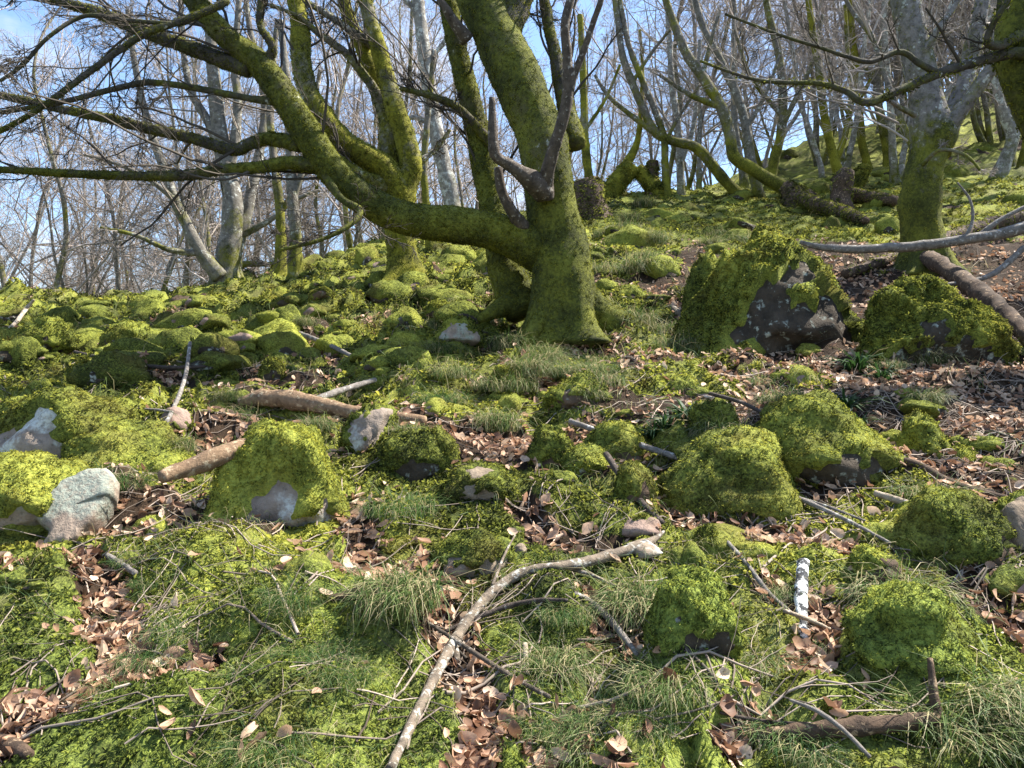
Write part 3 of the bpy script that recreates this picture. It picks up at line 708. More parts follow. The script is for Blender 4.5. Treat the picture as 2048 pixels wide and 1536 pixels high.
MID = [  # curved trees on the slope to the right: base px,py fixes the distance
    ('curved mossy tree sweeping up from a bow-shaped foot, yellow moss along its top', 'bark_mix', [(1478,392,26),(1440,350,26),(1395,297,25),(1350,284,23),(1312,266,22),(1285,215,20),(1262,160,19),(1245,110,17),(1235,40,15),(1225,-40,12)], [[(1312,268,16),(1255,225,12),(1215,190,10),(1190,150,8)],[(1265,165,10),(1300,110,8),(1340,60,6)]]),
    ('crooked mossy tree bent like an elbow above the rotten stump', 'bark_mix', [(1612,402,42),(1560,372,32),(1500,335,30),(1468,312,29),(1458,260,28),(1440,210,27),(1405,155,25),(1372,105,22),(1345,40,20),(1320,-40,15)], [[(1445,215,18),(1380,190,12),(1320,150,9)],[(1405,155,14),(1420,90,10),(1440,20,8)]]),
    ('thin dark stem leaning away behind the elbow-bent tree', 'bark_grey', [(1518,395,24),(1505,340,23),(1495,270,22),(1478,200,21),(1440,120,19),(1405,50,17),(1380,-40,13)], [[(1490,260,12),(1530,190,9),(1560,110,7)]]),
    ('forked tree with barkless dead lower trunk', 'bark_mix', [(1538,380,24),(1548,325,24),(1562,265,22),(1566,200,21),(1558,110,19),(1540,40,17),(1525,-40,13)], [[(1560,260,16),(1600,180,12),(1630,110,10),(1645,30,8)],[(1562,230,12),(1500,150,10),(1470,60,8)]]),
    ('yellow mossy twin-stemmed tree rising behind the shaggy stump', 'bark_yellow', [(1682,372,24),(1668,315,22),(1655,262,21),(1645,205,20),(1638,140,19),(1625,60,17),(1612,-30,13)], [[(1668,330,18),(1690,270,14),(1702,190,12),(1695,100,10),(1690,10,8)]]),
    ('slender white-flecked stem leaning left on the green slope', 'bark_pale', [(1642,335,13),(1628,290,13),(1612,240,12),(1596,190,11),(1588,120,10),(1575,40,9),(1560,-40,7)], []),
    ('upright mossy pole tree in the thicket on the green slope', 'bark_yellow', [(1735,332,20),(1722,270,19),(1718,190,18),(1708,100,16),(1700,20,14),(1690,-60,11)], [[(1718,200,10),(1750,140,8),(1770,60,7)]]),
    ('dark-footed tree leaning right on the green slope', 'bark_mix', [(1778,318,26),(1768,260,22),(1755,200,20),(1758,120,18),(1770,40,15),(1785,-40,12)], [[(1758,180,12),(1720,120,9),(1690,60,7)]]),
    ('kinked black-and-white lichened stem beside the green bank', 'bark_pale', [(1998,352,34),(2015,310,30),(2026,272,29),(2012,238,26),(2000,205,22),(1990,150,20),(1985,80,18),(1975,0,14)], [[(2010,235,14),(2040,180,11),(2070,120,9)]]),
    ('slanting mossy tree crossing behind the dead forked snag', 'bark_mix', [(1335,395,18),(1330,340,17),(1328,280,17),(1310,220,16),(1280,150,15),(1255,80,14),(1240,0,12)], [[(1328,290,10),(1360,230,8),(1400,170,7)]]),
    ('pale double trunk standing on the crest behind the stumps', 'bark_pale', [(1362,390,20),(1360,320,18),(1356,250,17),(1345,180,16),(1340,100,14),(1335,10,12)], [[(1360,330,14),(1385,260,12),(1395,180,11),(1400,80,9)]]),
    ('mossy trunk half hidden behind the dead fork of the big beech', 'bark_yellow', [(1192,420,24),(1178,350,22),(1170,280,20),(1168,200,18),(1165,120,16),(1160,30,14)], [[(1170,260,10),(1210,200,8),(1240,130,7)]]),
    ('greyish forked tree on the crest left of the pale birch', 'bark_grey', [(592,545,34),(590,470,28),(585,390,26),(580,310,24),(578,220,21),(570,130,18),(560,40,14)], [[(586,400,18),(610,320,14),(625,230,12),(640,140,10)]]),
    ('slim lichened trunk on the crest beside the skyline bank', 'bark_mix', [(560,552,30),(562,480,25),(558,400,22),(548,320,20),(540,230,18),(545,140,15),(555,40,12)], [[(560,430,12),(600,360,9),(640,320,7)]]),
    ('dark mossy sapling stem standing just behind the yellow beech', 'bark_mix', [(862,500,26),(855,430,20),(848,350,18),(852,270,16),(860,190,14),(868,100,12)], []),
    ('curving mossy stem rising from the upper bank under the thicket', 'bark_yellow', [(1205,395,30),(1235,350,26),(1258,320,22),(1275,280,15),(1282,220,12),(1285,140,9),(1280,60,7)], []),
]
rt = np.random.default_rng(5)
for k, (lab, mt, tr_, br_) in enumerate(MID):
    g = ground_at(tr_[0][0], tr_[0][1]); Yk = min(float(g[1]), 21.0)
    build_tree('slope_tree', lab, tr_, br_, M[mt], M['twig_grey'], Yk, [(7, 45, .38, .42, 6), (6, 45, .5, .5, 5), (5, 42, .55, .6, 4)], 100 + k,
               S=14, fuzz=0, flare=(.25, .6, 4), rmin=.004, group='crooked trees on the upper slope', lump=.15, twig_up=.04, thin=.80)

# ------------------------------------------------------------------ forest behind
def proto_tree(seed, stems, height, r0, mat, twig, spread):
    r = np.random.default_rng(seed); lines, parts = [], []
    for s in range(stems):
        a = r.uniform(0, 6.28); d = norm(np.array([math.cos(a) * spread, math.sin(a) * spread, 1.0])); p = np.array([math.cos(a) * .12 * (stems > 1), math.sin(a) * .12 * (stems > 1), -.4])
        n = 12; pts = [p]; hh = height * r.uniform(.75, 1.0)
        for k in range(n - 1):
            d = norm(d + r.normal(size=3) * np.array([.13, .13, .05]) + np.array([0, 0, .10])); pts.append(pts[-1] + d * hh / (n - 1))
        rd = r0 * r.uniform(.7, 1) * np.linspace(1, .16, n) ** .85; rd[0] *= 1.5
        parts.append(limb(pts, rd, 9, .25, .12, seed + s, (.3, .4, 4), .15)); lines.append((np.array(pts), rd))
    P, Rd = stack_lines(lines, 14); tw = []
    nb = max(10, 30 // stems)
    P, Rd = spawn(r, P, Rd, nb, 52, .40, .50, 7, .20, .05, .18, .012); tw.append(tubes(P, Rd, 4))
    P, Rd = spawn(r, P, Rd, 7, 45, .52, .5, 5, .20, .03, .15, .007); tw.append(tubes(P, Rd, 3))
    P, Rd = spawn(r, P, Rd, 6, 42, .55, .55, 4, .20, .02, .1, .0045); tw.append(tubes(P, Rd, 3))
    P, Rd = spawn(r, P[::2], Rd[::2], 3, 40, .6, .7, 3, .20, .02, .1, .0036); tw.append(tubes(P, Rd, 3))
    V, fs = merge(parts); Vt, ft = merge(tw)
    return mesh_data('trunk', V, fs, M[mat]), mesh_data('crown', Vt, ft, M[twig])
PROT = [proto_tree(201, 1, 13, .115, 'bark_grey', 'twig_far', .10), proto_tree(202, 3, 12, .09, 'bark_pale', 'twig_far', .35),
        proto_tree(203, 2, 14, .10, 'bark_mix', 'twig_far', .22), proto_tree(204, 4, 11, .08, 'bark_grey', 'twig_far', .40),
        proto_tree(205, 1, 11, .085, 'bark_mix', 'twig_far', .18)]
KIND = ['one straight grey trunk', 'three pale stems', 'two mossy stems', 'four spreading grey stems', 'one slim mossy stem']
def forest(n, xr, yr, where, group, seed, ok=lambda x, y: True, mind=1.4, prot=None):
    r = np.random.default_rng(seed); done = []; tries = 0
    while len(done) < n and tries < 4000:
        tries += 1
        y = r.uniform(*yr); x = r.uniform(*xr) * y
        if not ok(x, y) or any((x - a) ** 2 + (y - b) ** 2 < mind ** 2 for a, b in done): continue
        done.append((x, y)); k = int(r.choice(prot if prot else len(PROT)))
        rz, sc_ = r.uniform(0, 6.28), r.uniform(.8, 1.15)
        t = thing('bare_tree', ('short' if sc_ < .92 else 'tall' if sc_ > 1.03 else 'bare') + f' tree with {KIND[k]}, {where}', 'tree', (x, y, Hs(x, y)), group, (0, 0, rz), [sc_] * 3)
        obj('trunk', PROT[k][0], t); tag(obj('crown', PROT[k][1], t), kind='stuff')
forest(40, (-.80, -.26), (19, 48), 'in the wood beyond the mossy skyline bank', 'trees beyond the skyline bank', 1)
forest(24, (-.28, .10), (19, 46), 'in the wood behind the big leaning beech', 'trees behind the big beech', 2)
forest(14, (.50, .85), (13, 30), 'on the steep bank behind the stout beech', 'trees of the steep bank', 4, mind=2.0)
forest(44, (.10, .74), (19, 44), 'in the thicket high on the green slope', 'trees high on the slope', 3)

# ------------------------------------------------------------------ stones
import bmesh
def ico(sub):
    bm = bmesh.new(); bmesh.ops.create_icosphere(bm, subdivisions=sub, radius=1)
    bm.verts.ensure_lookup_table()
    V = np.array([v.co[:] for v in bm.verts]); Fc = np.array([[v.index for v in f.verts] for f in bm.faces]); bm.free()
    return V, Fc
ICO = {s: ico(s) for s in (3, 4, 5)}

def stone_meshes(seed, dims, sub=3, bare=(), angular=.35, rockmat='rock_pink', nfuzz=700, fsize=.03, cover=.75, thick=.06, lumpy=.11, taper=.04, skirt=.12, edge=.5, rgh=.05):
    """rock and its moss coat. dims = half sizes in m; bare = [(direction, angular radius, edge softness)]; unit dome clipped below"""
    r = np.random.default_rng(seed); D, Fc = ICO[sub]; dims = np.array(dims, float)
    P = D / ((np.abs(D) ** 2.15).sum(1) ** (1 / 2.15))[:, None] * .98
    for k in range(int(4 + angular * 14)):                      # flat facets
        nrm_ = norm(r.normal(size=3)); lim = r.uniform(.64, .98) + (1 - angular) * .10
        dd = P @ nrm_; over = np.maximum(0, dd - lim)
        P = P - nrm_ * (over * .92)[:, None]
    P = P * (1 + .17 * fbm(D * 1.35 + seed * 1.7, 3, seed))[:, None]
    P[:, :2] *= (1 + skirt * sstep(.45, -.35, P[:, 2]) - taper * np.clip(P[:, 2], 0, 1))[:, None]
    rock = P * (1 + rgh * fbm(D * 7 + seed, 4, seed + 3, .6))[:, None]
    m = cover + .35 * fbm(D * 1.8 + seed * 3.1, 3, seed + 7) + .35 * D[:, 2] - .12
    for d, rad_, soft in bare:
        a = np.arccos(np.clip(D @ norm(np.array(d, float)), -1, 1)) + edge * fbm(D * 3.2 + seed, 4, seed + 11, .65) * max(rad_, .3) + .13 * vnoise(D * 9, seed) + .09 * vnoise(D * 21, seed + 1)
        m = m - 2.2 * (1 - sstep(rad_ - soft, rad_ + soft, a))
    e = np.clip(m * 2.2, -.5, 1)
    size = dims.mean()
    pil = lumpy * np.abs(vnoise(D * 3.1 + seed, seed + 2)) + lumpy * .5 * np.abs(vnoise(D * 6.7, seed + 4)) + lumpy * .25 * vnoise(D * 15, seed + 5)
    mossV = P * (1 + np.where(e > 0, e * (thick + pil), e * .2))[:, None]
    rockV = rock * dims; mossV = mossV * dims
    rk = mesh_data('rock', rockV, [Fc], M[rockmat]) if rockmat else None
    keepv = (e > -.02).astype(float)
    low = mossV[:, 2] > -.55 * dims[2]
    keep = lambda tri: keepv[tri].min(1) * low[tri].max(1)
    parts = [(mossV, Fc)]
    ms = mesh_data('moss', mossV, [Fc], M['pad'])
    fz = None
    if nfuzz:
        f = fuzz_on(mossV, [Fc], nfuzz, fsize, r, .1, keep)
        if f is not None: fz = mesh_data('moss_fronds', f[0], [f[1]], M['frond'])
    return rk, ms, fz

def put_stone(meshes, label, loc, rot, scale=1.0, group=None, name='mossy_stone'):
    t = thing(name, label, 'stone', loc, group, rot, [scale] * 3 if not hasattr(scale, '__len__') else scale)
    rk, ms, fz = meshes
    if rk: obj('rock', rk, t)
    mo = obj('moss', ms, t)
    if fz: tag(obj('moss_fronds', fz, mo), kind='stuff')
    return t

def hero(seed, x0, x1, ytop, ybase, label, depth=.9, bare=(), yaw=0, tilt=(0, 0), rockmat='rock_pink', name='mossy_boulder', sink=.36, nf=None, sub=None, **kw):
    """a stone whose outline in the photograph is x0..x1, ytop..ybase; it stands where its foot meets the ground"""
    g = ground_at((x0 + x1) / 2, ybase)
    Y = g[1]; w = (x1 - x0) / F * Y; h = (ybase - ytop) / F * Y
    if kw.get('cover', 0) >= 1.1 and sink == .36: sink = .47; h *= .74
    elif name == 'mossy_boulder': h *= .88
    if sub != 3 and name != 'rock_outcrop' and seed not in (305, 324, 315):
        q_ = np.random.default_rng(seed + 1); bare = list(bare) + [((q_.uniform(-.7, .5), -1, -.62), q_.uniform(.38, .62), .14), ((q_.uniform(-1, 1), -1, -.35), q_.uniform(.12, .26), .1)]  # bare patches low on the front paint in the shade of dark undersides
        if rockmat == 'rock_pink': rockmat = 'rock_and_shade_brown'
    hz = h / (2 - 2 * sink) * .92
    dy = w * .5 * depth
    Yc = Y + dy * .55
    sc = Yc / Y
    dims = (w * .5 * sc * .88, dy, hz * sc)
    loc = ((x0 + x1) / 2 / F * Yc - CX / F * Yc, Yc, g[2] + hz * (1 - 2 * sink) * 1.0)
    area = dims[0] * dims[2]
    nf = nf if nf is not None else int(np.clip(area / Y ** 2 * F * F / 4 * .85, 450, 6500))
    fs = np.clip(.0040 * Y, .011, .026)
    kw.setdefault('thick', .07); sub = sub or (4 if x1 - x0 > 85 else 3)
    if kw.get('cover', 0) >= 1.1: kw.setdefault('skirt', .28)
    ms = stone_meshes(seed, dims, sub, bare, rockmat=rockmat, nfuzz=nf, fsize=fs, **kw)
    return put_stone(ms, label, loc, (R_(tilt[0]), R_(tilt[1]), R_(yaw)), 1.0, None, name)

CAMD = (0, -1, .15)
hero(301, 440,705,850,1042, 'mossy boulder with a pale bare streak down its face, log resting on it', .95, [((.10,-1,-.22),.46,.10),((.02,-1,.22),.20,.08)], rockmat='rock_white', thick=.09)
hero(302, -80,185,905,1035, 'moss-draped boulder behind the smooth pale lichened slab', .9, [], rockmat='rock_lichen', thick=.07)
def slab(outline, ybase, lean, thick, label, mat, seed):
    """a flat stone: outline in photo pixels gives the front face, which leans back (lean = metres of depth per metre of height)"""
    cx = sum(p[0] for p in outline) / len(outline); g = ground_at(cx, ybase); r = np.random.default_rng(seed)
    out = resample(np.array(outline + [outline[0]], float), 48)[:-1] + r.normal(size=(47, 2)) * 2.2
    fr = []
    for px, py in out:
        k = (CY - py) / F                       # ray meets the plane y = Y0 + lean*(z - z0)
        Y = (g[1] - .04 + lean * (CAMZ - g[2])) / (1 - lean * k); fr.append(pix(px, py, Y))
    fr = np.array(fr); c = fr.mean(0); nrm_ = norm(np.array([.15, -1, lean])); n = len(fr); rings = []
    for sc_, off in ((.0, .012), (.35, .014), (.7, .012), (.93, .010), (1.0, -.004), (1.02, -.03), (1.02, -thick * .6), (.9, -thick)):
        rings.append(c + (fr - c) * sc_ + nrm_ * off)
    V = np.array(rings); V = V + nrm_ * (.006 * fbm(V * 7, 4, seed))[..., None]
    q_ = np.arange(V.shape[0] * n).reshape(V.shape[0], n); qn = np.roll(q_, -1, 1)
    fc = np.stack([q_[:-1], q_[1:], qn[1:], qn[:-1]], -1).reshape(-1, 4)
    o = obj('lichened_stone', mesh_data('lichened_stone', V.reshape(-1, 3) - c, [fc], M[mat]), None, tuple(c)); tag(o, label, 'stone', kind='thing')
slab([(60,1032),(84,1002),(112,974),(150,948),(190,937),(216,938),(226,958),(220,990),(196,1018),(172,1052),(146,1078),(112,1090),(78,1094),(98,1058)], 1085, .7, .16, 'smooth pale grey-green lichened slab leaning on the moss-draped boulder', 'rock_lichen', 340)
hero(303, 680,800,796,895, 'small pointed stone with a bright white lichen stripe behind the streaked boulder', .8, [((.1,-1,.35),.62,.12),((.5,-.5,.8),.5,.1)], rockmat='rock_white', angular=.8)
hero(304, -40,300,772,905, 'long mossy rock with a white lichen blotch and reddish bare spots', .8, [((-.5,-1,.05),.26,.1),((.1,-.9,.45),.16,.08)], rockmat='rock_white')
hero(305, 150,395,822,935, 'yellow-green mossy hump beside the reddish bare stone', .9, [], cover=1.1)
hero(306, 320,385,818,862, 'small bare reddish stone at the end of the yellow mossy hump', .9, [((0,-.6,.8),1.5,.1)], sub=3)
hero(307, 750,905,852,950, 'brown-mossed hollow stone overhung with dry grass', .9, [((.3,-1,-.6),.5,.2)], rockmat='rock_and_shade_dark')
hero(308, 850,915,852,935, 'narrow bright mossy stone squeezed behind the brown hollow one', .9, [])
hero(309, 890,1030,925,990, 'low mossy stone with a bare tan top in the middle of the slope', .9, [((-.05,-.55,.85),.42,.12)], rockmat='rock_tan')
hero(310, 985,1048,962,1012, 'little round moss cushion tucked against the tan-topped stone', .9, [], cover=1.2)
hero(311, 1055,1145,838,930, 'round mossy stone with brown shaded front behind the tan-topped stone', .9, [], cover=1.0)
hero(312, 1120,1230,890,950, 'flat-topped bright moss stone overhanging a dark gap', .9, [((.2,-1,-.7),.5,.15)], rockmat='rock_and_shade_dark')  # gap is a dark rock patch painted as its shade, not an opening
hero(313, 1170,1300,828,915, 'smooth yellow-green mossy stone leaning left above the long grey stick', .9, [], cover=1.2)
hero(314, 1230,1305,920,1000, 'tall narrow mossy stone under the long grey stick', .9, [((-.2,-1,.1),.2,.1)])
hero(315, 1340,1600,835,985, 'broad mossy hummock with a fringe of dry grass over its shaded front', .9, [], cover=1.2, lumpy=.12)
hero(316, 1500,1770,785,940, 'long sunlit mossy boulder sloping down beside the wood-rush', 1.0, [((.0,-1,-.45),.25,.12)], yaw=-18, rockmat='rock_and_shade_dark')
hero(317, 1800,2010,955,1085, 'mossy bank stone with grass on top against the bare tan rock', .9, [], cover=1.2)
hero(318, 1965,2110,985,1095, 'bare smooth tan rock at the end of the mossy bank', .9, [((-.1,-.8,.4),1.3,.1)], rockmat='rock_tan')
hero(319, 1795,1895,812,905, 'bright two-lobed moss cushion on the dark leaf-strewn gully side', .9, [], cover=1.2, lumpy=.2)
hero(320, 1890,1980,885,925, 'flat vivid green moss patch stone in the right-hand gully', .9, [], cover=1.3)
hero(321, 1385,1445,1045,1105, 'small conical bright moss cushion among dead leaves', .9, [], cover=1.3)
hero(322, 862,1015,1058,1140, 'mossy dome with a bare brown stone corner showing at its side', .9, [((.85,-1,-.35),.45,.1)], rockmat='rock_tan')
hero(323, 1305,1478,1140,1285, 'arched moss hummock with a dark hole underneath', .85, [((.55,-1,-.5),.42,.15)], rockmat='rock_and_shade_dark', thick=.12)  # hole is only a dark patch colouring in its shade
hero(324, 1705,1920,1175,1290, 'big rounded moss and grass hummock beside the white-flecked stick', .95, [], cover=1.3, lumpy=.12)
hero(325, 1690,1800,1092,1160, 'mossy stone with a slanting bare pinkish slab', .9, [((.5,-1,.1),.6,.1)], angular=.8)
hero(326, 1240,1330,1035,1072, 'grey half-buried stone below the long grey stick', .9, [((0,-1,.5),1.6,.1)], rockmat='rock_pink', sub=3)
hero(327, 1240,1325,1078,1112, 'flat tan stone at the broken end of the lichened branch', .9, [((0,-1,.5),1.8,.1)], rockmat='rock_tan', sub=3)
hero(328, 1026,1056,1090,1106, 'smooth oval pinkish pebble lying on dark soil', .9, [((0,-1,.5),3,.1)], rockmat='rock_tan', sub=3, angular=0, name='pebble')
hero(329, 868,965,628,682, 'squarish stone with a pale lichened front and mossy cap below the big beech', .9, [((.05,-1,-.1),.75,.12)], rockmat='rock_lichen', angular=.7)
hero(330, 38,150,632,700, 'steep triangular moss-covered stone on the bank', .8, [((.6,-1,-.6),.3,.1)], rockmat='rock_and_shade_dark', angular=.7)
hero(331, 195,310,638,705, 'broad moss-covered stone with a dark undercut on the bank', .9, [((-.1,-1,-.5),.35,.12)], rockmat='rock_and_shade_dark')  # undercut shade painted as a dark patch low on the front
hero(332, 520,575,715,765, 'small mossy stone capping a dark burrow-like hole', .9, [((-.2,-1,-.4),.6,.12)], rockmat='rock_and_shade_dark')  # shade of the hole coloured in with dark rock, no opening modelled
hero(333, 335,402,583,608, 'flat dark stone slab lying on the skyline bank', .9, [((0,-1,.1),.9,.1)], rockmat='rock_pink', angular=.7)
hero(334, 846,908,598,632, 'dark green mossed stone in the shade left of the big beech', .9, [])
hero(335, 622,668,572,596, 'brown stone under a lip of moss on the upper bank', .9, [((0,-1,-.1),.8,.1)])
hero(336, 1375,1470,780,870, 'low grass-topped moss mound beside the wood-rush plants', .9, [], cover=1.2)
hero(337, 1300,1410,735,790, 'long low moss ridge above the wood-rush plants', .9, [], cover=1.3)
hero(338, 1100,1215,735,800, 'wide pale-green mossy stone in the middle bank', .9, [((-.4,-.8,.6),.2,.1)], cover=1.1)
hero(339, 980,1040,722,770, 'upright lumpy moss cushion in the middle bank', .9, [], cover=1.2, lumpy=.2)
# the two dark outcrops
hero(341, 1372,1692,484,700, 'big dark outcrop with mossy crown and lichen-flecked face', .75, [((.22,-1,-.30),.85,.10),((.6,-1,.05),.45,.10)], rockmat='rock_and_shade_dark', thick=.08, sub=5, nf=8500, lumpy=.2, angular=.4, name='rock_outcrop', sink=.38, taper=.22, edge=.55, rgh=.06, skirt=.2, cover=.95)
hero(342, 1372,1466,512,640, 'lumpy mossy shoulder leaning on the big dark outcrop', .8, [], lumpy=.2, cover=1.2, name='rock_outcrop', sink=.4, taper=.2)
hero(343, 1715,2000,572,722, 'lower dark outcrop with a moss mantle beside the rotten log', .75, [((-.3,-1,-.3),.62,.10),((.4,-1,-.6),.5,.1)], rockmat='rock_and_shade_dark', thick=.08, sub=5, nf=7000, lumpy=.2, angular=.4, name='rock_outcrop', sink=.40, taper=.12, edge=.55, rgh=.06, skirt=.2, cover=.95)

PST = [stone_meshes(400 + k, d, 3, b, ang_, rm, nf, .045, cv, .09, .13) for k, (d, b, ang_, rm, nf, cv) in enumerate([  # most have a dark low-front patch standing in for underside shade
    ((1, .9, .62), [((.3,-1,-.5),.5,.15)], .6, 'rock_and_shade_dark', 620, 1.2), ((1, .8, .75), [((.2,-1,-.4),.4,.15)], .5, 'rock_and_shade_dark', 600, 1.0),
    ((.9, 1, .8), [((-.4,-1,-.45),.55,.15)], .6, 'rock_and_shade_dark', 640, 1.3), ((1.1, .8, .5), [((-.4,-1,0),.4,.15)], .7, 'rock_pink', 520, .95),
    ((1, 1, .55), [((.0,-1,-.5),.5,.15)], .7, 'rock_and_shade_dark', 620, 1.2), ((.85, .85, .9), [((.1,-1,-.6),.4,.15)], .5, 'rock_and_shade_dark', 620, 1.1),
    ((1.2, .8, .6), [((.5,-1,.2),.45,.12)], .7, 'rock_lichen', 540, .9), ((1.4, .8, .5), [((.3,-1,-.4),.6,.15)], .8, 'rock_and_shade_dark', 620, 1.2),
    ((.8, .7, .8), [((-.3,-1,-.3),.5,.15)], .8, 'rock_and_shade_dark', 560, 1.0), ((1.3, 1.1, .45), [((-.2,-1,-.3),.5,.15)], .8, 'rock_and_shade_dark', 620, 1.3),
    ((.9, .8, .7), [((-.5,-1,-.2),.5,.15)], .8, 'rock_pink', 560, 1.0)])]
SHAPE = ['rounded', 'dark-fronted', 'domed', 'bare-sided', 'low round', 'upright', 'lichen-faced', 'long', 'blocky', 'flat', 'brown-fronted']
r8 = np.random.default_rng(88)
def stone_field(n, pxr, pyr, smin, smax, label, group, seed, kinds=(0, 1, 2, 4, 5, 7, 8, 9, 10, 3), avoid=.25):
    """random mossy stones standing on the ground over an area of the slope"""
    r = np.random.default_rng(seed); k = 0; tries = 0
    while k < n and tries < n * 6:
        tries += 1
        g = ground_at(r.uniform(*pxr), r.uniform(*pyr))
        if float(gully(g[:1], g[1:2])[0]) > avoid or g[1] > 30: continue
        u = r.random() ** 1.8; s = smin * .55 + (smax * 1.15 - smin * .55) * u
        q_ = r.uniform(.7, 1.3, 3); kd = int(r.choice(kinds))
        put_stone(PST[kd], ('small ' if u < .35 else 'large ' if u > .72 else 'middling ') + SHAPE[kd] + ' ' + label, (g[0], g[1], g[2] - s * r.uniform(.05, .38)), (r.uniform(-.25, .25), r.uniform(-.25, .25), r.uniform(-.9, .9)), (s * q_[0], s * q_[1], s * q_[2]), group)
        k += 1
stone_field(80, (-20, 700), (600, 720), .10, .26, 'moss-smothered stone packed among others on the shaded bank', 'stones of the shaded left bank', 1)
stone_field(34, (500, 1000), (590, 720), .08, .20, 'mossy stone in the jumble beside the big beech', 'stones left of the big beech', 2)
stone_field(54, (420, 1320), (700, 830), .05, .13, 'moss cushion stone in the grassy middle slope', 'small stones of the middle slope', 3)
stone_field(30, (560, 1000), (490, 590), .10, .28, 'sunlit mossy stone around the forked yellow beech', 'sunlit stones round the yellow beech', 4)
stone_field(40, (1180, 1480), (395, 610), .12, .30, 'sunny mossed stone uphill of the big dark outcrop', 'sunny stones uphill of the outcrop', 5)
stone_field(36, (1450, 2048), (300, 480), .15, .38, 'yellow-mossed stone on the high slope under the thicket', 'stones of the high green slope', 6)
stone_field(16, (1380, 2040), (700, 900), .05, .13, 'moss cushion among leaves in the dark gully', 'cushions in the gully', 7, avoid=.9)
stone_field(16, (0, 420), (700, 780), .08, .2, 'half-sunk mossy stone above the white-blotched long rock', 'half-sunk stones above the long rock', 8)
stone_field(34, (980, 2020), (820, 1120), .05, .12, 'moss cushion scattered about the grass-fringed hummock', 'cushions about the fringed hummock', 10, kinds=(0, 2, 4, 5, 9), avoid=.6)
stone_field(14, (0, 900), (900, 1200), .04, .09, 'moss cushion near the streaked boulder', 'cushions near the streaked boulder', 11, kinds=(0, 2, 4, 5, 9), avoid=.5)
stone_field(10, (1500, 2040), (1000, 1180), .04, .08, 'moss cushion around the slanting pink slab', 'little cushions by the pink slab', 9, avoid=.9)

# ------------------------------------------------------------------ fallen wood
def on_ground(pts, lift=0.0, smooth=True):
    """trace a stick lying on the slope: photo pixels and width -> points, radii; optional 4th value = height above ground (m)"""
    P, Rr = [], []
    for p in pts:
        g = ground_at(p[0], p[1]); rr = p[2] / 2 / F * g[1]
        P.append([g[0], g[1], g[2] + rr * .6 + lift + (p[3] if len(p) > 3 else 0)]); Rr.append(rr)
    P = np.array(P)
    if smooth and len(P) > 2:
        for _ in range(2): P[1:-1] = .5 * P[1:-1] + .25 * (P[:-2] + P[2:])
        zz = H(P[:, 0], P[:, 1]); P[:, 2] = np.maximum(P[:, 2], zz + np.array(Rr) * .4)
    return P, np.array(Rr)
def span_path(pts, Y0, Y1_):
    n = len(pts); P, Rr = [], []
    for k, p in enumerate(pts):
        Y = Y0 + (Y1_ - Y0) * k / (n - 1); P.append(pix(p[0], p[1], Y)); Rr.append(p[2] / 2 / F * Y)
    return np.array(P), np.array(Rr)
def wood(name, label, cat, paths, mat, seed, S=12, rough=.10, lump=.2, group=None, moss=0, sub=('branch',)):
    """paths: list of (P, R); the first is the body, the others side branches"""
    P0 = paths[0][0]; base = P0[0].copy(); base[2] = Hs(base[0], base[1])
    t = thing(name, label, cat, tuple(base), group)
    for k, (P, Rr) in enumerate(paths):
        V, q_, t_ = limb(P, Rr, S if k == 0 else max(6, S - 4), None, rough, seed + k, None, lump)
        o = obj('stem' if k == 0 else 'side_branch', mesh_data('stem', V - base, [q_, t_], M[mat]), t)
        if moss and k == 0:
            r = np.random.default_rng(seed)
            up = (V[:, 2] - np.interp(np.arange(len(V)), np.arange(len(V)), V[:, 2])) * 0
            f = fuzz_on(V, [q_], moss, .03, r, .3)
            tag(obj('moss', mesh_data('moss', f[0] - base, [f[1]], M['frond']), o), kind='stuff')
    return t
og = on_ground
wood('fallen_branch', 'long lichen-spotted branch running down the slope in the foreground', 'branch',
     [og([(780,1560,20),(830,1450,20),(880,1355,20),(915,1285,21),(950,1230,20),(1000,1180,20),(1060,1142,19),(1110,1150,19),(1145,1160,20),(1200,1130,21),(1290,1105,18)], .02), og([(905,1290,16),(912,1320,15),(915,1335,14)], .01), og([(1140,1158,9,.03),(1180,1175,8,.05),(1230,1190,5,.03)]), og([(1290,1105,20,.02),(1312,1096,12,.03),(1328,1088,5,.05)], smooth=False), og([(1285,1110,16,.0),(1305,1112,9,.01),(1325,1110,4,.02)], smooth=False), og([(985,1195,7,.04),(1010,1150,5,.08),(1030,1120,3,.1)], smooth=False)], 'lichen_stick', 501, 14)
B2 = ground_at(590, 1040); YB = float(B2[1])
wood('fallen_log', 'short broken log with flaking bark resting on the streaked boulder', 'log',
     [span_path([(322,955,28),(370,938,36),(430,915,40),(480,900,38),(520,890,24)], YB - .22, YB + .12), span_path([(470,893,16),(520,882,13),(570,862,11),(600,850,8)], YB + .02, YB + .5)], 'log', 502, 16, .14)
wood('fallen_log', 'crumbling brown log with orange fungus lying behind the streaked boulder', 'log',
     [og([(480,822,20,.03),(520,822,34,.06),(560,824,36,.07),(620,838,32,.07),(690,850,30,.05),(770,856,28,.03),(850,858,22,.02)])], 'log', 503, 16, .16, moss=0)
wood('fallen_branch', 'grey branch leaning over the crumbling brown log', 'branch', [og([(620,838,14,.1),(690,812,13,.12),(750,790,10,.10)])], 'grey_stick', 504)
wood('fallen_branch', 'long thin grey branch lying across the right of the slope', 'branch',
     [og([(1140,875,11,.08),(1250,905,12,.06),(1340,937,12,.04),(1430,955,11,.04),(1520,988,10,.04),(1620,1022,10,.03),(1700,1055,8,.03),(1780,1100,6,.02)]), og([(1560,1002,7,.03),(1640,1018,6,.04),(1730,1060,5,.03)])], 'grey_stick', 505)
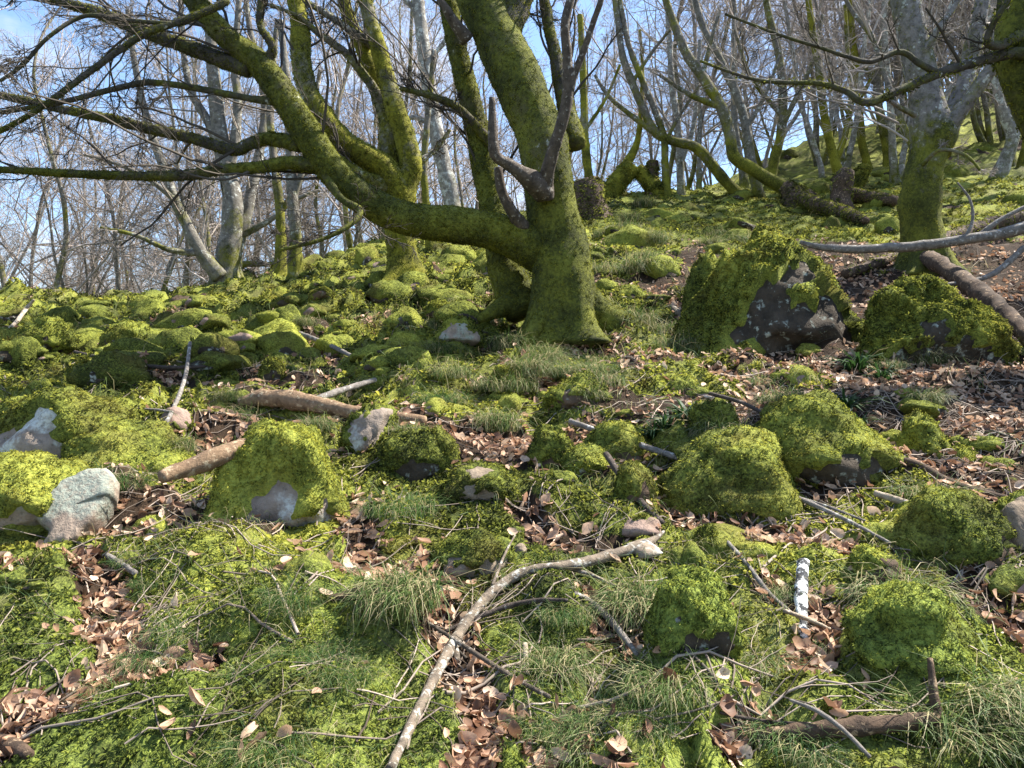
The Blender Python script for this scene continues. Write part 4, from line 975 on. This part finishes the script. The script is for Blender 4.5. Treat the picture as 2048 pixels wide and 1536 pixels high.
wood('fallen_branch', 'short dark stick pointing down below the flat-topped moss stone', 'branch', [og([(1212,945,12,.08),(1250,990,14,.03),(1290,1025,14),(1325,1050,12)])], 'dark_stick', 506)
wood('fallen_branch', 'pale straight pole against the mossy bank and tan rock', 'branch', [og([(1750,1005,13,.03),(1830,1035,14,.04),(1910,1062,14,.04),(1980,1082,13,.03),(2040,1095,11,.02)])], 'pale_stick', 507)
wood('fallen_branch', 'black stick blotched with white lichen standing out on bare soil', 'branch', [og([(1607,1162,24,.05),(1600,1200,24,.03),(1600,1250,23,.01),(1606,1290,19),(1614,1320,12)])], 'white_stick', 508, 14)
wood('fallen_log', 'dark rotten log with an upright broken stub in the foreground grass', 'log',
     [og([(1500,1500,28,.02),(1580,1502,32,.03),(1680,1492,34,.03),(1780,1485,33,.03),(1880,1475,26,.03)]), og([(1878,1475,24,.03),(1868,1448,18,.07),(1860,1420,10,.13)], smooth=False)], 'rot', 509, 16, .13)
Yl = float(ground_at(1850, 545)[1])
wood('fallen_limb', 'long grey fallen limb bridging in front of the stout beech', 'branch',
     [span_path([(1600,484,8),(1640,494,13),(1700,499,17),(1770,496,18),(1850,491,20),(1930,479,20),(2000,468,22),(2080,445,26),(2160,420,28),(2300,470,28)], Yl - .6, Yl - 1.3),
      span_path([(1960,470,12),(2000,440,9),(2060,410,7),(2120,390,5)], Yl - 1.0, Yl - 1.1),
      span_path([(1930,478,8),(1945,440,6),(1940,400,5),(1915,365,3)], Yl - 1.0, Yl - .9),
      span_path([(2048,495,12),(1990,545,11),(1930,565,9),(1860,570,7)], Yl - 1.2, Yl - 1.3)], 'grey_stick', 510, 14, .06)
wood('fallen_log', 'dark rotten trunk sloping down behind the lower dark outcrop', 'log', [og([(1850,540,30,.1),(1900,580,34,.14),(1960,625,36,.14),(2010,665,36,.1),(2070,710,34,.05)])], 'rot', 511, 14, .16)
wood('fallen_log', 'mossy half-rotted trunk beyond the fallen grey limb', 'log', [og([(1690,560,20,.03),(1780,552,24,.05),(1870,500,24,.1),(1980,462,26,.1),(2060,455,26,.1)])], 'rot', 512, 12, .16, moss=500)
wood('fallen_log', 'moss-topped log crossing the slope below the shaggy stump', 'log', [og([(1690,408,30,.1),(1740,415,28,.12),(1790,420,22,.1)])], 'rot', 513, 12, .16, moss=500)
wood('fallen_log', 'vivid yellow moss-wrapped log slanting down from the rotten stump', 'log', [og([(1600,415,26,.1),(1650,432,28,.08),(1700,446,26,.06),(1730,455,18,.03)])], 'rot', 514, 12, .16, moss=1500)
wood('fallen_branch', 'thin dark branch bowed over the grass-fringed moss hummock', 'branch', [og([(1420,806,8,.05),(1500,855,8,.18),(1560,905,8,.16),(1620,955,7,.1),(1690,968,7,.06)])], 'dark_stick', 515, 8)
wood('fallen_branch', 'crooked grey stick in the gully below the arched moss hummock', 'branch', [og([(1150,1195,13),(1190,1212,14,.02),(1230,1265,14,.02),(1275,1315,10)])], 'grey_stick', 516, 10)
wood('fallen_branch', 'brown stick pointing down through the deep leaf pile', 'branch', [og([(855,1270,6,.04),(925,1305,9,.03),(990,1360,10,.03),(1050,1390,10,.02),(1100,1415,8,.02)])], 'deadwood', 517, 8)
wood('fallen_branch', 'thin arched stick behind the lichen-spotted foreground branch', 'branch', [og([(890,1280,8,.02),(960,1250,10,.02),(1030,1220,11,.02),(1080,1212,10,.02),(1135,1222,7,.02)])], 'dark_stick', 518, 8)
wood('fallen_branch', 'stub of white weathered stick stuck upright in moss', 'branch', [og([(1050,1312,11,.03),(1053,1335,12,.0),(1056,1352,10)], smooth=False)], 'pale_stick', 519, 8)
wood('fallen_branch', 'bleached leaning stick at the far end of the skyline bank', 'branch', [og([(10,668,6),(30,655,8,.03),(50,640,8,.08),(68,628,5,.14)], smooth=False)], 'pale_stick', 520, 8)
wood('fallen_branch', 'forked bleached stick reaching up from the shaded bank', 'branch', [og([(290,912,9),(340,860,9,.08),(370,800,8,.15),(380,760,7,.28)], smooth=False), og([(345,858,6,.08),(320,845,5,.08),(290,835,4,.05)])], 'grey_stick', 521, 8)
wood('fallen_branch', 'dark slender branch with curled leaves across the shaded bank', 'branch', [og([(150,715,6,.03),(230,738,8,.06),(300,765,8,.05),(400,760,7,.05),(470,735,5,.04)])], 'dark_stick', 522, 8)
wood('fallen_branch', 'slim grey pole pointing up the slope above the crumbling log', 'branch', [og([(590,672,8,.03),(650,695,9,.03),(700,716,8,.02),(740,738,6)])], 'grey_stick', 523, 8)
wood('fallen_branch', 'dark rotten pole half sunk beside the long sunlit boulder', 'branch', [og([(1770,925,16),(1830,955,18,.01),(1900,978,17,.01),(1980,1000,15),(2050,1010,12)])], 'rot', 524, 10)
wood('fallen_branch', 'lichened piece of branch lying below the big dark outcrop', 'branch', [og([(1345,625,14,.02),(1375,648,16,.02),(1400,668,14)])], 'lichen_stick', 525, 10)
wood('fallen_branch', 'weathered pale stick leaning at the foot of the pinkish slab', 'branch', [og([(1455,1105,8,.03),(1480,1145,9,.02),(1540,1210,9,.02),(1590,1245,8,.01),(1620,1268,7)])], 'grey_stick', 526, 8)
wood('fallen_branch', 'short cream stick lying across the white-flecked black stick', 'branch', [og([(1568,1262,8,.06),(1610,1268,9,.06),(1660,1280,7,.03)])], 'pale_stick', 527, 8)
wood('fallen_branch', 'dead grey stick beside the leaf gully under the smooth slab', 'branch', [og([(215,1120,11,.01),(240,1140,13,.02),(272,1158,11,.01)])], 'grey_stick', 528, 8)
wood('fallen_branch', 'dark thin branch curving at the foot of the rotten foreground log', 'branch', [og([(1440,1445,6,.02),(1500,1465,7,.02),(1570,1470,7,.02),(1630,1462,6,.01)])], 'dark_stick', 529, 8)
wood('fallen_branch', 'grey twig slanting across the rotten foreground log', 'branch', [og([(1580,1440,6,.05),(1640,1480,9,.10),(1690,1515,9,.06),(1740,1545,8,.03)])], 'grey_stick', 530, 8)
wood('fallen_branch', 'half-buried mossy root beside the deep leaf pile', 'branch', [og([(1030,1470,22),(1060,1495,24,.01),(1095,1515,18)])], 'rot', 531, 10, moss=120)
wood('fallen_branch', 'dark bark slab lying in leaves on the near moss', 'branch', [og([(0,1490,26),(30,1508,34),(58,1520,22)])], 'rot', 532, 10)
wood('fallen_branch', 'flat mossy bark plank lying in the upper leaf gully', 'branch', [og([(660,1205,14),(720,1195,22,.005),(800,1185,22,.005),(850,1180,12)])], 'rot', 533, 10)

# stumps
def stump(label, pts, mat, seed, moss=400, Ycap=22, flare=(.2, .6, 5)):
    g = ground_at(pts[0][0], pts[0][1]); Y = min(float(g[1]), Ycap)
    P, Rr = trace(pts, Y); base = np.array([P[0][0], P[0][1], Hs(P[0][0], P[0][1])])
    P = np.concatenate([[P[0] - np.array([0, 0, .25])], P]); Rr = np.concatenate([[Rr[0] * 1.1], Rr])
    t = thing('tree_stump', label, 'stump', tuple(base))
    V, q_, t_ = limb(P, Rr, 20, .05, .22, seed, flare, .3)
    o = obj('stem', mesh_data('stem', V - base, [q_, t_], M[mat]), t)
    if moss:
        f = fuzz_on(V, [q_], moss, .05, np.random.default_rng(seed), .5)
        tag(obj('moss', mesh_data('moss', f[0] - base, [f[1]], M['frond']), t), kind='stuff')
stump('shaggy brown rotten stump standing on the slope', [(1682,430,44),(1680,400,40),(1686,365,38),(1695,342,24)], 'rot', 601, 150)
stump('mossy broken stump leaning right beside the shaggy one', [(1700,378,40),(1715,355,32),(1735,334,20)], 'bark_yellow', 602, 500)
stump('jagged low stump on the crest with bright moss collar', [(1308,388,34),(1304,350,24),(1306,322,18)], 'rot', 603, 500)
stump('thick mossy leaning stub on the crest', [(1215,395,36),(1240,362,34),(1262,332,28)], 'bark_yellow', 604, 500)
stump('short mossy stub tipping left toward the thick one', [(1330,392,36),(1300,365,28),(1272,338,20)], 'bark_yellow', 605, 500)
stump('fibrous torn stump with moss mat close behind the big beech', [(1182,432,80),(1178,395,70),(1170,362,46)], 'rot', 606, 900)
stump('rotten hollow stump under the elbow-bent tree', [(1600,408,60),(1585,385,44),(1570,368,30)], 'rot', 607, 700)

# ------------------------------------------------------------------ twigs on the ground
def ground_twigs(n, seed, pyr, Lr, rr_, weight):
    r = np.random.default_rng(seed); out = []
    px = r.uniform(-40, 2090, n * 3); py = r.uniform(*pyr, n * 3)
    for a, b in zip(px, py):
        g = ground_at(a, b)
        if r.random() > weight(g): continue
        out.append(g)
        if len(out) >= n: break
    G = np.array(out); K = 7
    yaw = r.uniform(0, math.pi, len(G)) * .9 - .3; L = r.uniform(*Lr, len(G)); d = np.stack([np.cos(yaw), np.sin(yaw)], -1)
    P = np.zeros((len(G), K, 3)); P[:, 0] = G
    for k in range(1, K):
        yaw = yaw + r.normal(size=len(G)) * .22; d = np.stack([np.cos(yaw), np.sin(yaw)], -1)
        P[:, k, :2] = P[:, k-1, :2] + d * (L / (K - 1))[:, None]
    z = H(P[..., 0], P[..., 1])
    rd = r.uniform(*rr_, len(G))
    lin = np.linspace(0, 1, K)[None]
    zl = z[:, :1] * (1 - lin) + z[:, -1:] * lin
    P[..., 2] = np.maximum(z, .5 * z + .5 * zl) + rd[:, None] + .008
    return P, rd[:, None] * np.linspace(1, .5, K)[None]
wt = lambda g: (.035 if g[1] < 4 else .16) + .9 * (1 + (g[0] > .8) * (g[1] > 3.2)) * .5 * max(float(gully(g[:1], g[1:2])[0]), float(soil_patch(g[:1], g[1:2])[0]))
P, Rd = ground_twigs(150, 71, (720, 1530), (.25, .8), (.003, .007), wt)
rtw = np.random.default_rng(72)
for k in range(len(P)):
    P2, R2 = spawn(rtw, P[k:k+1], Rd[k:k+1], 3, 35, .45, .6, 7, .12, 0, .2, .0015)
    P2[..., 2] = np.maximum(P2[..., 2], H(P2[..., 0], P2[..., 1]) + .003)
    b = P[k, 0].copy()
    V, f = tubes(P[k:k+1], Rd[k:k+1], 5); mt_ = M['twig_floor'] if k % 3 else M['twig_dark']; lg = np.linalg.norm(P[k, -1] - P[k, 0])
    t = thing('fallen_twig', ('long' if lg > .5 else 'short' if lg < .33 else 'middling') + (' pale brown' if k % 3 else ' blackish') + ' dead twig with side shoots lying loose on moss and leaves', 'twig', tuple(b), 'loose twigs on the slope')
    obj('stem', mesh_data('stem', V - b, [f], mt_), t)
    for j in range(len(P2)):
        V2, f2 = tubes(P2[j:j+1], R2[j:j+1], 3); obj('side_shoot', mesh_data('side_shoot', V2 - b, [f2], mt_), t)
P, Rd = ground_twigs(2400, 73, (480, 1530), (.10, .55), (.0018, .0045), wt)
V, f = tubes(P, Rd, 3)
tag(obj('twig_litter', mesh_data('twig_litter', V, [f], M['twig_floor'])), 'scattered fine dead twigs among leaves and moss', 'twigs', kind='stuff')

# ------------------------------------------------------------------ moss, grass and leaf litter
def polar_points(n, r, rmin=2.6, rmax=24, a=46, power=1.0):
    u = r.random(n); rr = np.exp(np.log(rmin) + u ** power * (np.log(rmax) - np.log(rmin)))
    an = np.radians(r.uniform(-a, a, n))
    return rr * np.sin(an), rr * np.cos(an) - 1.2
rm = np.random.default_rng(81)
x, y = polar_points(150000, rm, 2.6, 20, 44, 1.25)
soil = np.maximum(gully(x, y), soil_patch(x, y))
keep = rm.random(len(x)) > soil * 1.15 + .12 * (vn2(x * 3, y * 3, 61) > .2)
x, y = x[keep][:62000], y[keep][:62000]
pos = np.stack([x, y, H(x, y)], -1); nn = norm(Hn(x, y) + rm.normal(size=(len(x), 3)) * .18)
sz = np.clip(.0070 * np.hypot(x, y + .3), .014, .06) * rm.uniform(.6, 1.35, len(x))
V, f = scatter(TUFTS, pos, frames(nn, rm.uniform(0, 6.28, len(x))), sz, rm.integers(0, 4, len(x)))
tag(obj('moss_carpet', mesh_data('moss_carpet', V, [f], M['frond'])), 'feathery green moss carpet over the slope', 'moss', kind='stuff')

def blade(seed, droop, w=.0115):
    r = np.random.default_rng(seed); n = 4; V, Fc = [], []
    p = np.zeros(3); d = norm(np.array([r.uniform(.2, .5), 0, 1.0])); s = np.array([0, 1., 0])
    for k in range(n):
        ww = w * (1 - k / (n - 1)) ** .7
        V += [p + s * ww, p - s * ww] if k < n - 1 else [p]
        p = p + d / (n - 1); d = norm(d + np.array([.45, r.uniform(-.15, .15), -droop]))
    return np.array(V), np.array([(0, 1, 2), (1, 3, 2), (2, 3, 4), (3, 5, 4), (4, 5, 6)])
BL = [blade(k, d) for k, d in enumerate((.35, .6, .9, 1.1))]
def tussock(seed, n, L, spread, down):
    """a tuft of fine blades; most hang downslope (-y)"""
    r = np.random.default_rng(seed); a = r.uniform(0, 6.28, n)
    rr = spread * np.sqrt(r.random(n)); pos = np.stack([rr * np.cos(a), rr * np.sin(a), -.02 * np.ones(n) - .15 * rr], -1)
    yaw = np.where(r.random(n) < down, r.normal(-1.57, .55, n), a + r.normal(0, .5, n))
    up = norm(np.stack([r.normal(0, .2, n), r.normal(-.1, .2, n), np.ones(n)], -1))
    c, s = np.cos(yaw), np.sin(yaw); xa = norm(np.stack([c, s, np.zeros(n)], -1) - up * (up * np.stack([c, s, np.zeros(n)], -1)).sum(1, keepdims=True))
    rot = np.stack([xa, np.cross(up, xa), up], -1)
    l = L * r.uniform(.5, 1.2, n)
    scl = np.stack([l, l * .7, l], -1)
    return scatter(BL, pos, rot, scl, r.integers(0, 4, n))
TUS = [mesh_data('blades', *(lambda vf: (vf[0], [vf[1]]))(tussock(700 + k, n, L, sp, dn)), M[m]) for k, (n, L, sp, dn, m) in enumerate(
    [(560, .22, .12, .75, 'grass'), (500, .18, .14, .6, 'grass'), (520, .15, .14, .5, 'grass_green'), (620, .25, .13, .88, 'grass'), (420, .12, .12, .4, 'grass_green')])]
def tus(px, py, k, s, label, group=None, lift=0):
    g = ground_at(px, py)
    t = thing('grass_tussock', label, 'grass tussock', (g[0], g[1], g[2] + lift), group, (0, 0, random.uniform(-.4, .4)), [s] * 3)
    obj('blades', TUS[k], t)
for a in [(800,1190,3,1.1,'dry grass tussock hanging over the mossy step beside the long lichened branch'),
          (1285,1210,3,1.1,'long-haired grass tussock beside the arched moss hummock'),
          (1110,1330,0,.9,'straw-coloured grass tuft hanging beside the bare soil'),
          (1440,870,3,1.0,'dry grass fringe spilling over the broad moss hummock'),
          (1570,810,3,1.2,'tall grass tussock on top of the long sunlit boulder'),
          (800,1010,2,1.2,'fine green grass dome between the boulder and the brown hollow stone'),
          (1000,850,0,1.3,'grey-green grass tussock above the brown hollow stone'),
          (1845,800,0,.9,'pale drooping grass tuft on the dark gully side'),
          (1270,650,0,1.8,'thick grass tussock at the root of the big leaning beech'),
          (1350,690,1,1.6,'dry grass tuft just below the beech root'),
          (1170,1480,0,.9,'straw grass tuft on the edge of the foreground soil'),
          (1790,1200,3,1.1,'long grass combed over the big rounded hummock'),
          (1500,900,1,.9,'small dry tuft at the edge of the broad moss hummock'),
          (820,870,0,.8,'dry grass hanging over the brown hollow stone'),
          (1860,990,1,1.1,'wispy grass tuft on the mossy bank stone'),
          (230,960,2,1.2,'dark green grass tuft behind the smooth grey slab'),
          (1560,1190,0,.7,'dry tuft beside the white-flecked black stick'),
          (1900,1440,1,1.2,'grassy tuft at the end of the rotten foreground log'),
          (2010,1400,0,1.1,'straw-tipped tuft on the near right slope'),
          (1500,1330,1,.9,'mixed grass tuft below the arched moss hummock')]:
    tus(*a)
r9 = np.random.default_rng(99)
for n_, pxr, pyr, ks, sr, lab, grp in [
    (26, (700, 1400), (640, 820), (0, 1, 2), (.8, 1.4), 'grass tuft on the middle slope below the big beech', 'tufts of the middle slope'),
    (18, (1200, 1550), (400, 560), (0, 1), (1.2, 2.2), 'grass tuft on the sunny bank uphill of the outcrop', 'tufts of the sunny bank'),
    (14, (0, 700), (1120, 1500), (2, 4, 2), (.5, .9), 'grass tuft growing through the near moss', 'tufts in the near moss'),
    (9, (1050, 2040), (1200, 1520), (1, 2, 2), (.5, .9), 'grass tuft among moss and sticks near the rotten foreground log', 'tufts near the rotten log'),
    (10, (1350, 2040), (650, 800), (0, 2), (.7, 1.2), 'grass tuft in the leaf-strewn gully by the dark outcrops', 'tufts in the gully'),
    (10, (100, 650), (640, 900), (2, 0), (.7, 1.1), 'grass tuft between mossy stones of the shaded bank', 'tufts of the shaded bank')]:
    for k in range(n_):
        a_, b_, c_, d_ = r9.uniform(*pxr), r9.uniform(*pyr), int(r9.choice(ks)), r9.uniform(*sr)
        w_ = ('sparse ' if d_ < sr[0] + .35 * (sr[1] - sr[0]) else 'full ' if d_ > sr[0] + .7 * (sr[1] - sr[0]) else '') + ['long-bladed straw', 'drooping straw', 'fine green', 'combed straw', 'short green'][c_]
        tus(a_, b_, c_, d_, w_ + ' ' + lab, grp)
# thin grass everywhere
rg = np.random.default_rng(83)
x, y = polar_points(60000, rg, 2.6, 16, 44, 1.3)
gm = .35 * (y < 2.8) + vn2(x * 1.4, y * 1.4, 63) + .5 * vn2(x * 4, y * 4, 64)
keep = (rg.random(len(x)) < sstep(-.25, .5, gm)) & (gully(x, y) < .5)
x, y = x[keep][:30000], y[keep][:30000]
n = len(x); pos = np.stack([x, y, H(x, y) - .005], -1)
yaw = rg.normal(-1.57, 1.0, n); up = norm(Hn(x, y) * .5 + np.array([0, 0, .5]) + rg.normal(size=(n, 3)) * .25)
xa = np.stack([np.cos(yaw), np.sin(yaw), np.zeros(n)], -1); xa = norm(xa - up * (xa * up).sum(1, keepdims=True))
l = rg.uniform(.05, .16, n) * np.clip(np.hypot(x, y) / 3, .8, 1.8)
V, f = scatter(BL, pos, np.stack([xa, np.cross(up, xa), up], -1), np.stack([l, l * .75, l], -1), rg.integers(0, 4, n))
tag(obj('grass', mesh_data('grass', V, [f], M['grass'])), 'thin wiry grass growing through the moss', 'grass', kind='stuff')

# wood-rush plants: strap leaves
def rush_mesh(seed, n, L):
    r = np.random.default_rng(seed); a = r.uniform(0, 6.28, n)
    pos = np.stack([.05 * np.cos(a) * r.random(n), .05 * np.sin(a) * r.random(n), np.full(n, -.01)], -1)
    up = norm(np.stack([r.normal(0, .25, n), r.normal(0, .25, n), np.ones(n)], -1))
    xa = np.stack([np.cos(a), np.sin(a), np.zeros(n)], -1); xa = norm(xa - up * (xa * up).sum(1, keepdims=True))
    l = L * r.uniform(.6, 1.2, n); B = [blade(50 + k, d, .045) for k, d in enumerate((.4, .6, .8))]
    return scatter(B, pos, np.stack([xa, np.cross(up, xa), up], -1), np.stack([l, l, l], -1), r.integers(0, 3, n))
RUSH = [mesh_data('leaves', *(lambda vf: (vf[0], [vf[1]]))(rush_mesh(800 + k, n, L)), M['rush']) for k, (n, L) in enumerate([(70, .26), (46, .22)])]
for k, (a, b, s, lab) in enumerate([(1715,745,1.15,'wood-rush clump with glossy dark strap leaves below the dark outcrop'),(1765,760,1.0,'right-leaning wood-rush clump joined to the largest one'),
        (1690,825,1.0,'wood-rush rosette just above the long sunlit boulder'),(1335,855,.95,'wood-rush rosette left of the grass-fringed moss hummock'),
        (1375,840,.8,'small wood-rush beside the low grass-topped mound'),(1720,860,.8,'low wood-rush sprig hugging the sunlit boulder'),(1310,880,.7,'sparse wood-rush sprig beside the smooth yellow-green stone')]):
    g = ground_at(a, b)
    t = thing('wood_rush', lab, 'plant', tuple(g), 'wood-rush clumps', (0, 0, k * 1.3), [s] * 3); obj('leaves', RUSH[k % 2], t)

# dead leaves
def leaf_tmpl(seed):
    r = np.random.default_rng(seed); n = 5; V, Fc = [], []
    fold, curl, tw = r.uniform(.1, 1.25), r.choice([-1, 1]) * r.uniform(.2, 1.9), r.uniform(-.9, .9); cr_ = r.uniform(.03, .12); wd = r.uniform(.23, .38)
    for k in range(n):
        t = k / (n - 1); w = wd * math.sin(math.pi * (t * .94 + .03)) ** .7 + .005
        a = curl * (t - .5); X = math.sin(a) / max(abs(curl), .2) if abs(curl) > .2 else t - .5; Z = (1 - math.cos(a)) / max(abs(curl), .2)
        for s in (-1, 0, 1):
            tt = tw * (t - .5); yy = s * w * math.cos(fold); zz = abs(s) * w * math.sin(fold) + r.uniform(-cr_, cr_); yy += r.uniform(-.04, .04)
            V.append((X, yy * math.cos(tt) - zz * math.sin(tt), Z + yy * math.sin(tt) + zz * math.cos(tt)))
    for k in range(n - 1):
        for s in (0, 1):
            b = k * 3 + s; Fc.append((b, b + 1, b + 4, b + 3))
    return np.array(V), np.array(Fc)
LEAF = [leaf_tmpl(900 + k) for k in range(14)]
rl = np.random.default_rng(85)
x, y = polar_points(120000, rl, 2.6, 15, 44, 1.0)
g_ = gully(x, y); s_ = soil_patch(x, y)
wgt = np.clip(g_ * 1.0 + s_ * .55 + .014 + .035 * sstep(3.8, 5.0, y) * (1 - sstep(7.5, 9, y)), 0, 1) * np.clip(.55 + .6 * vn2(x * 2.5, y * 2.5, 66), .05, 1)
keep = rl.random(len(x)) < wgt
x, y = x[keep][:19000], y[keep][:19000]
n = len(x); nr = norm(Hn(x, y) + rl.normal(size=(n, 3)) * .6); pos = np.stack([x, y, H(x, y) + rl.uniform(.004, .035, n)], -1)
sc_ = rl.uniform(.032, .076, n); pk = rl.integers(0, 14, n)
rotm = frames(nr, rl.uniform(0, 6.28, n))
# the largest in view become single leaves
d = np.hypot(x, y); inview = (np.abs(x / y) < .69) & ((CAMZ - pos[:, 2]) / y < .51)
order = np.argsort(np.where(inview, d / sc_, 1e9))
one = order[:300]; rest = np.setdiff1d(np.arange(n), one)
from mathutils import Matrix
LM = [mesh_data('beech_leaf', v, [f_], M['leaf']) for v, f_ in LEAF]
for k in one:
    o = obj('beech_leaf', LM[pk[k]]); o.matrix_world = Matrix.Translation(pos[k]) @ Matrix(rotm[k].tolist()).to_4x4() @ Matrix.Scale(float(sc_[k]), 4)
    tag(o, 'large curled copper-brown dead beech leaf on the near foreground slope', 'leaf', 'dead leaves of the near slope')
V, f = scatter(LEAF, pos[rest], rotm[rest], sc_[rest], pk[rest])
tag(obj('leaf_litter', mesh_data('leaf_litter', V, [f], M['leaf'])), 'dead brown beech leaves lying in gullies and hollows', 'leaves', kind='stuff')

tris = sum(len(m.loops) - 2 * len(m.polygons) for m in bpy.data.meshes)
print('TRIS', tris, 'OBJECTS', len(bpy.data.objects))
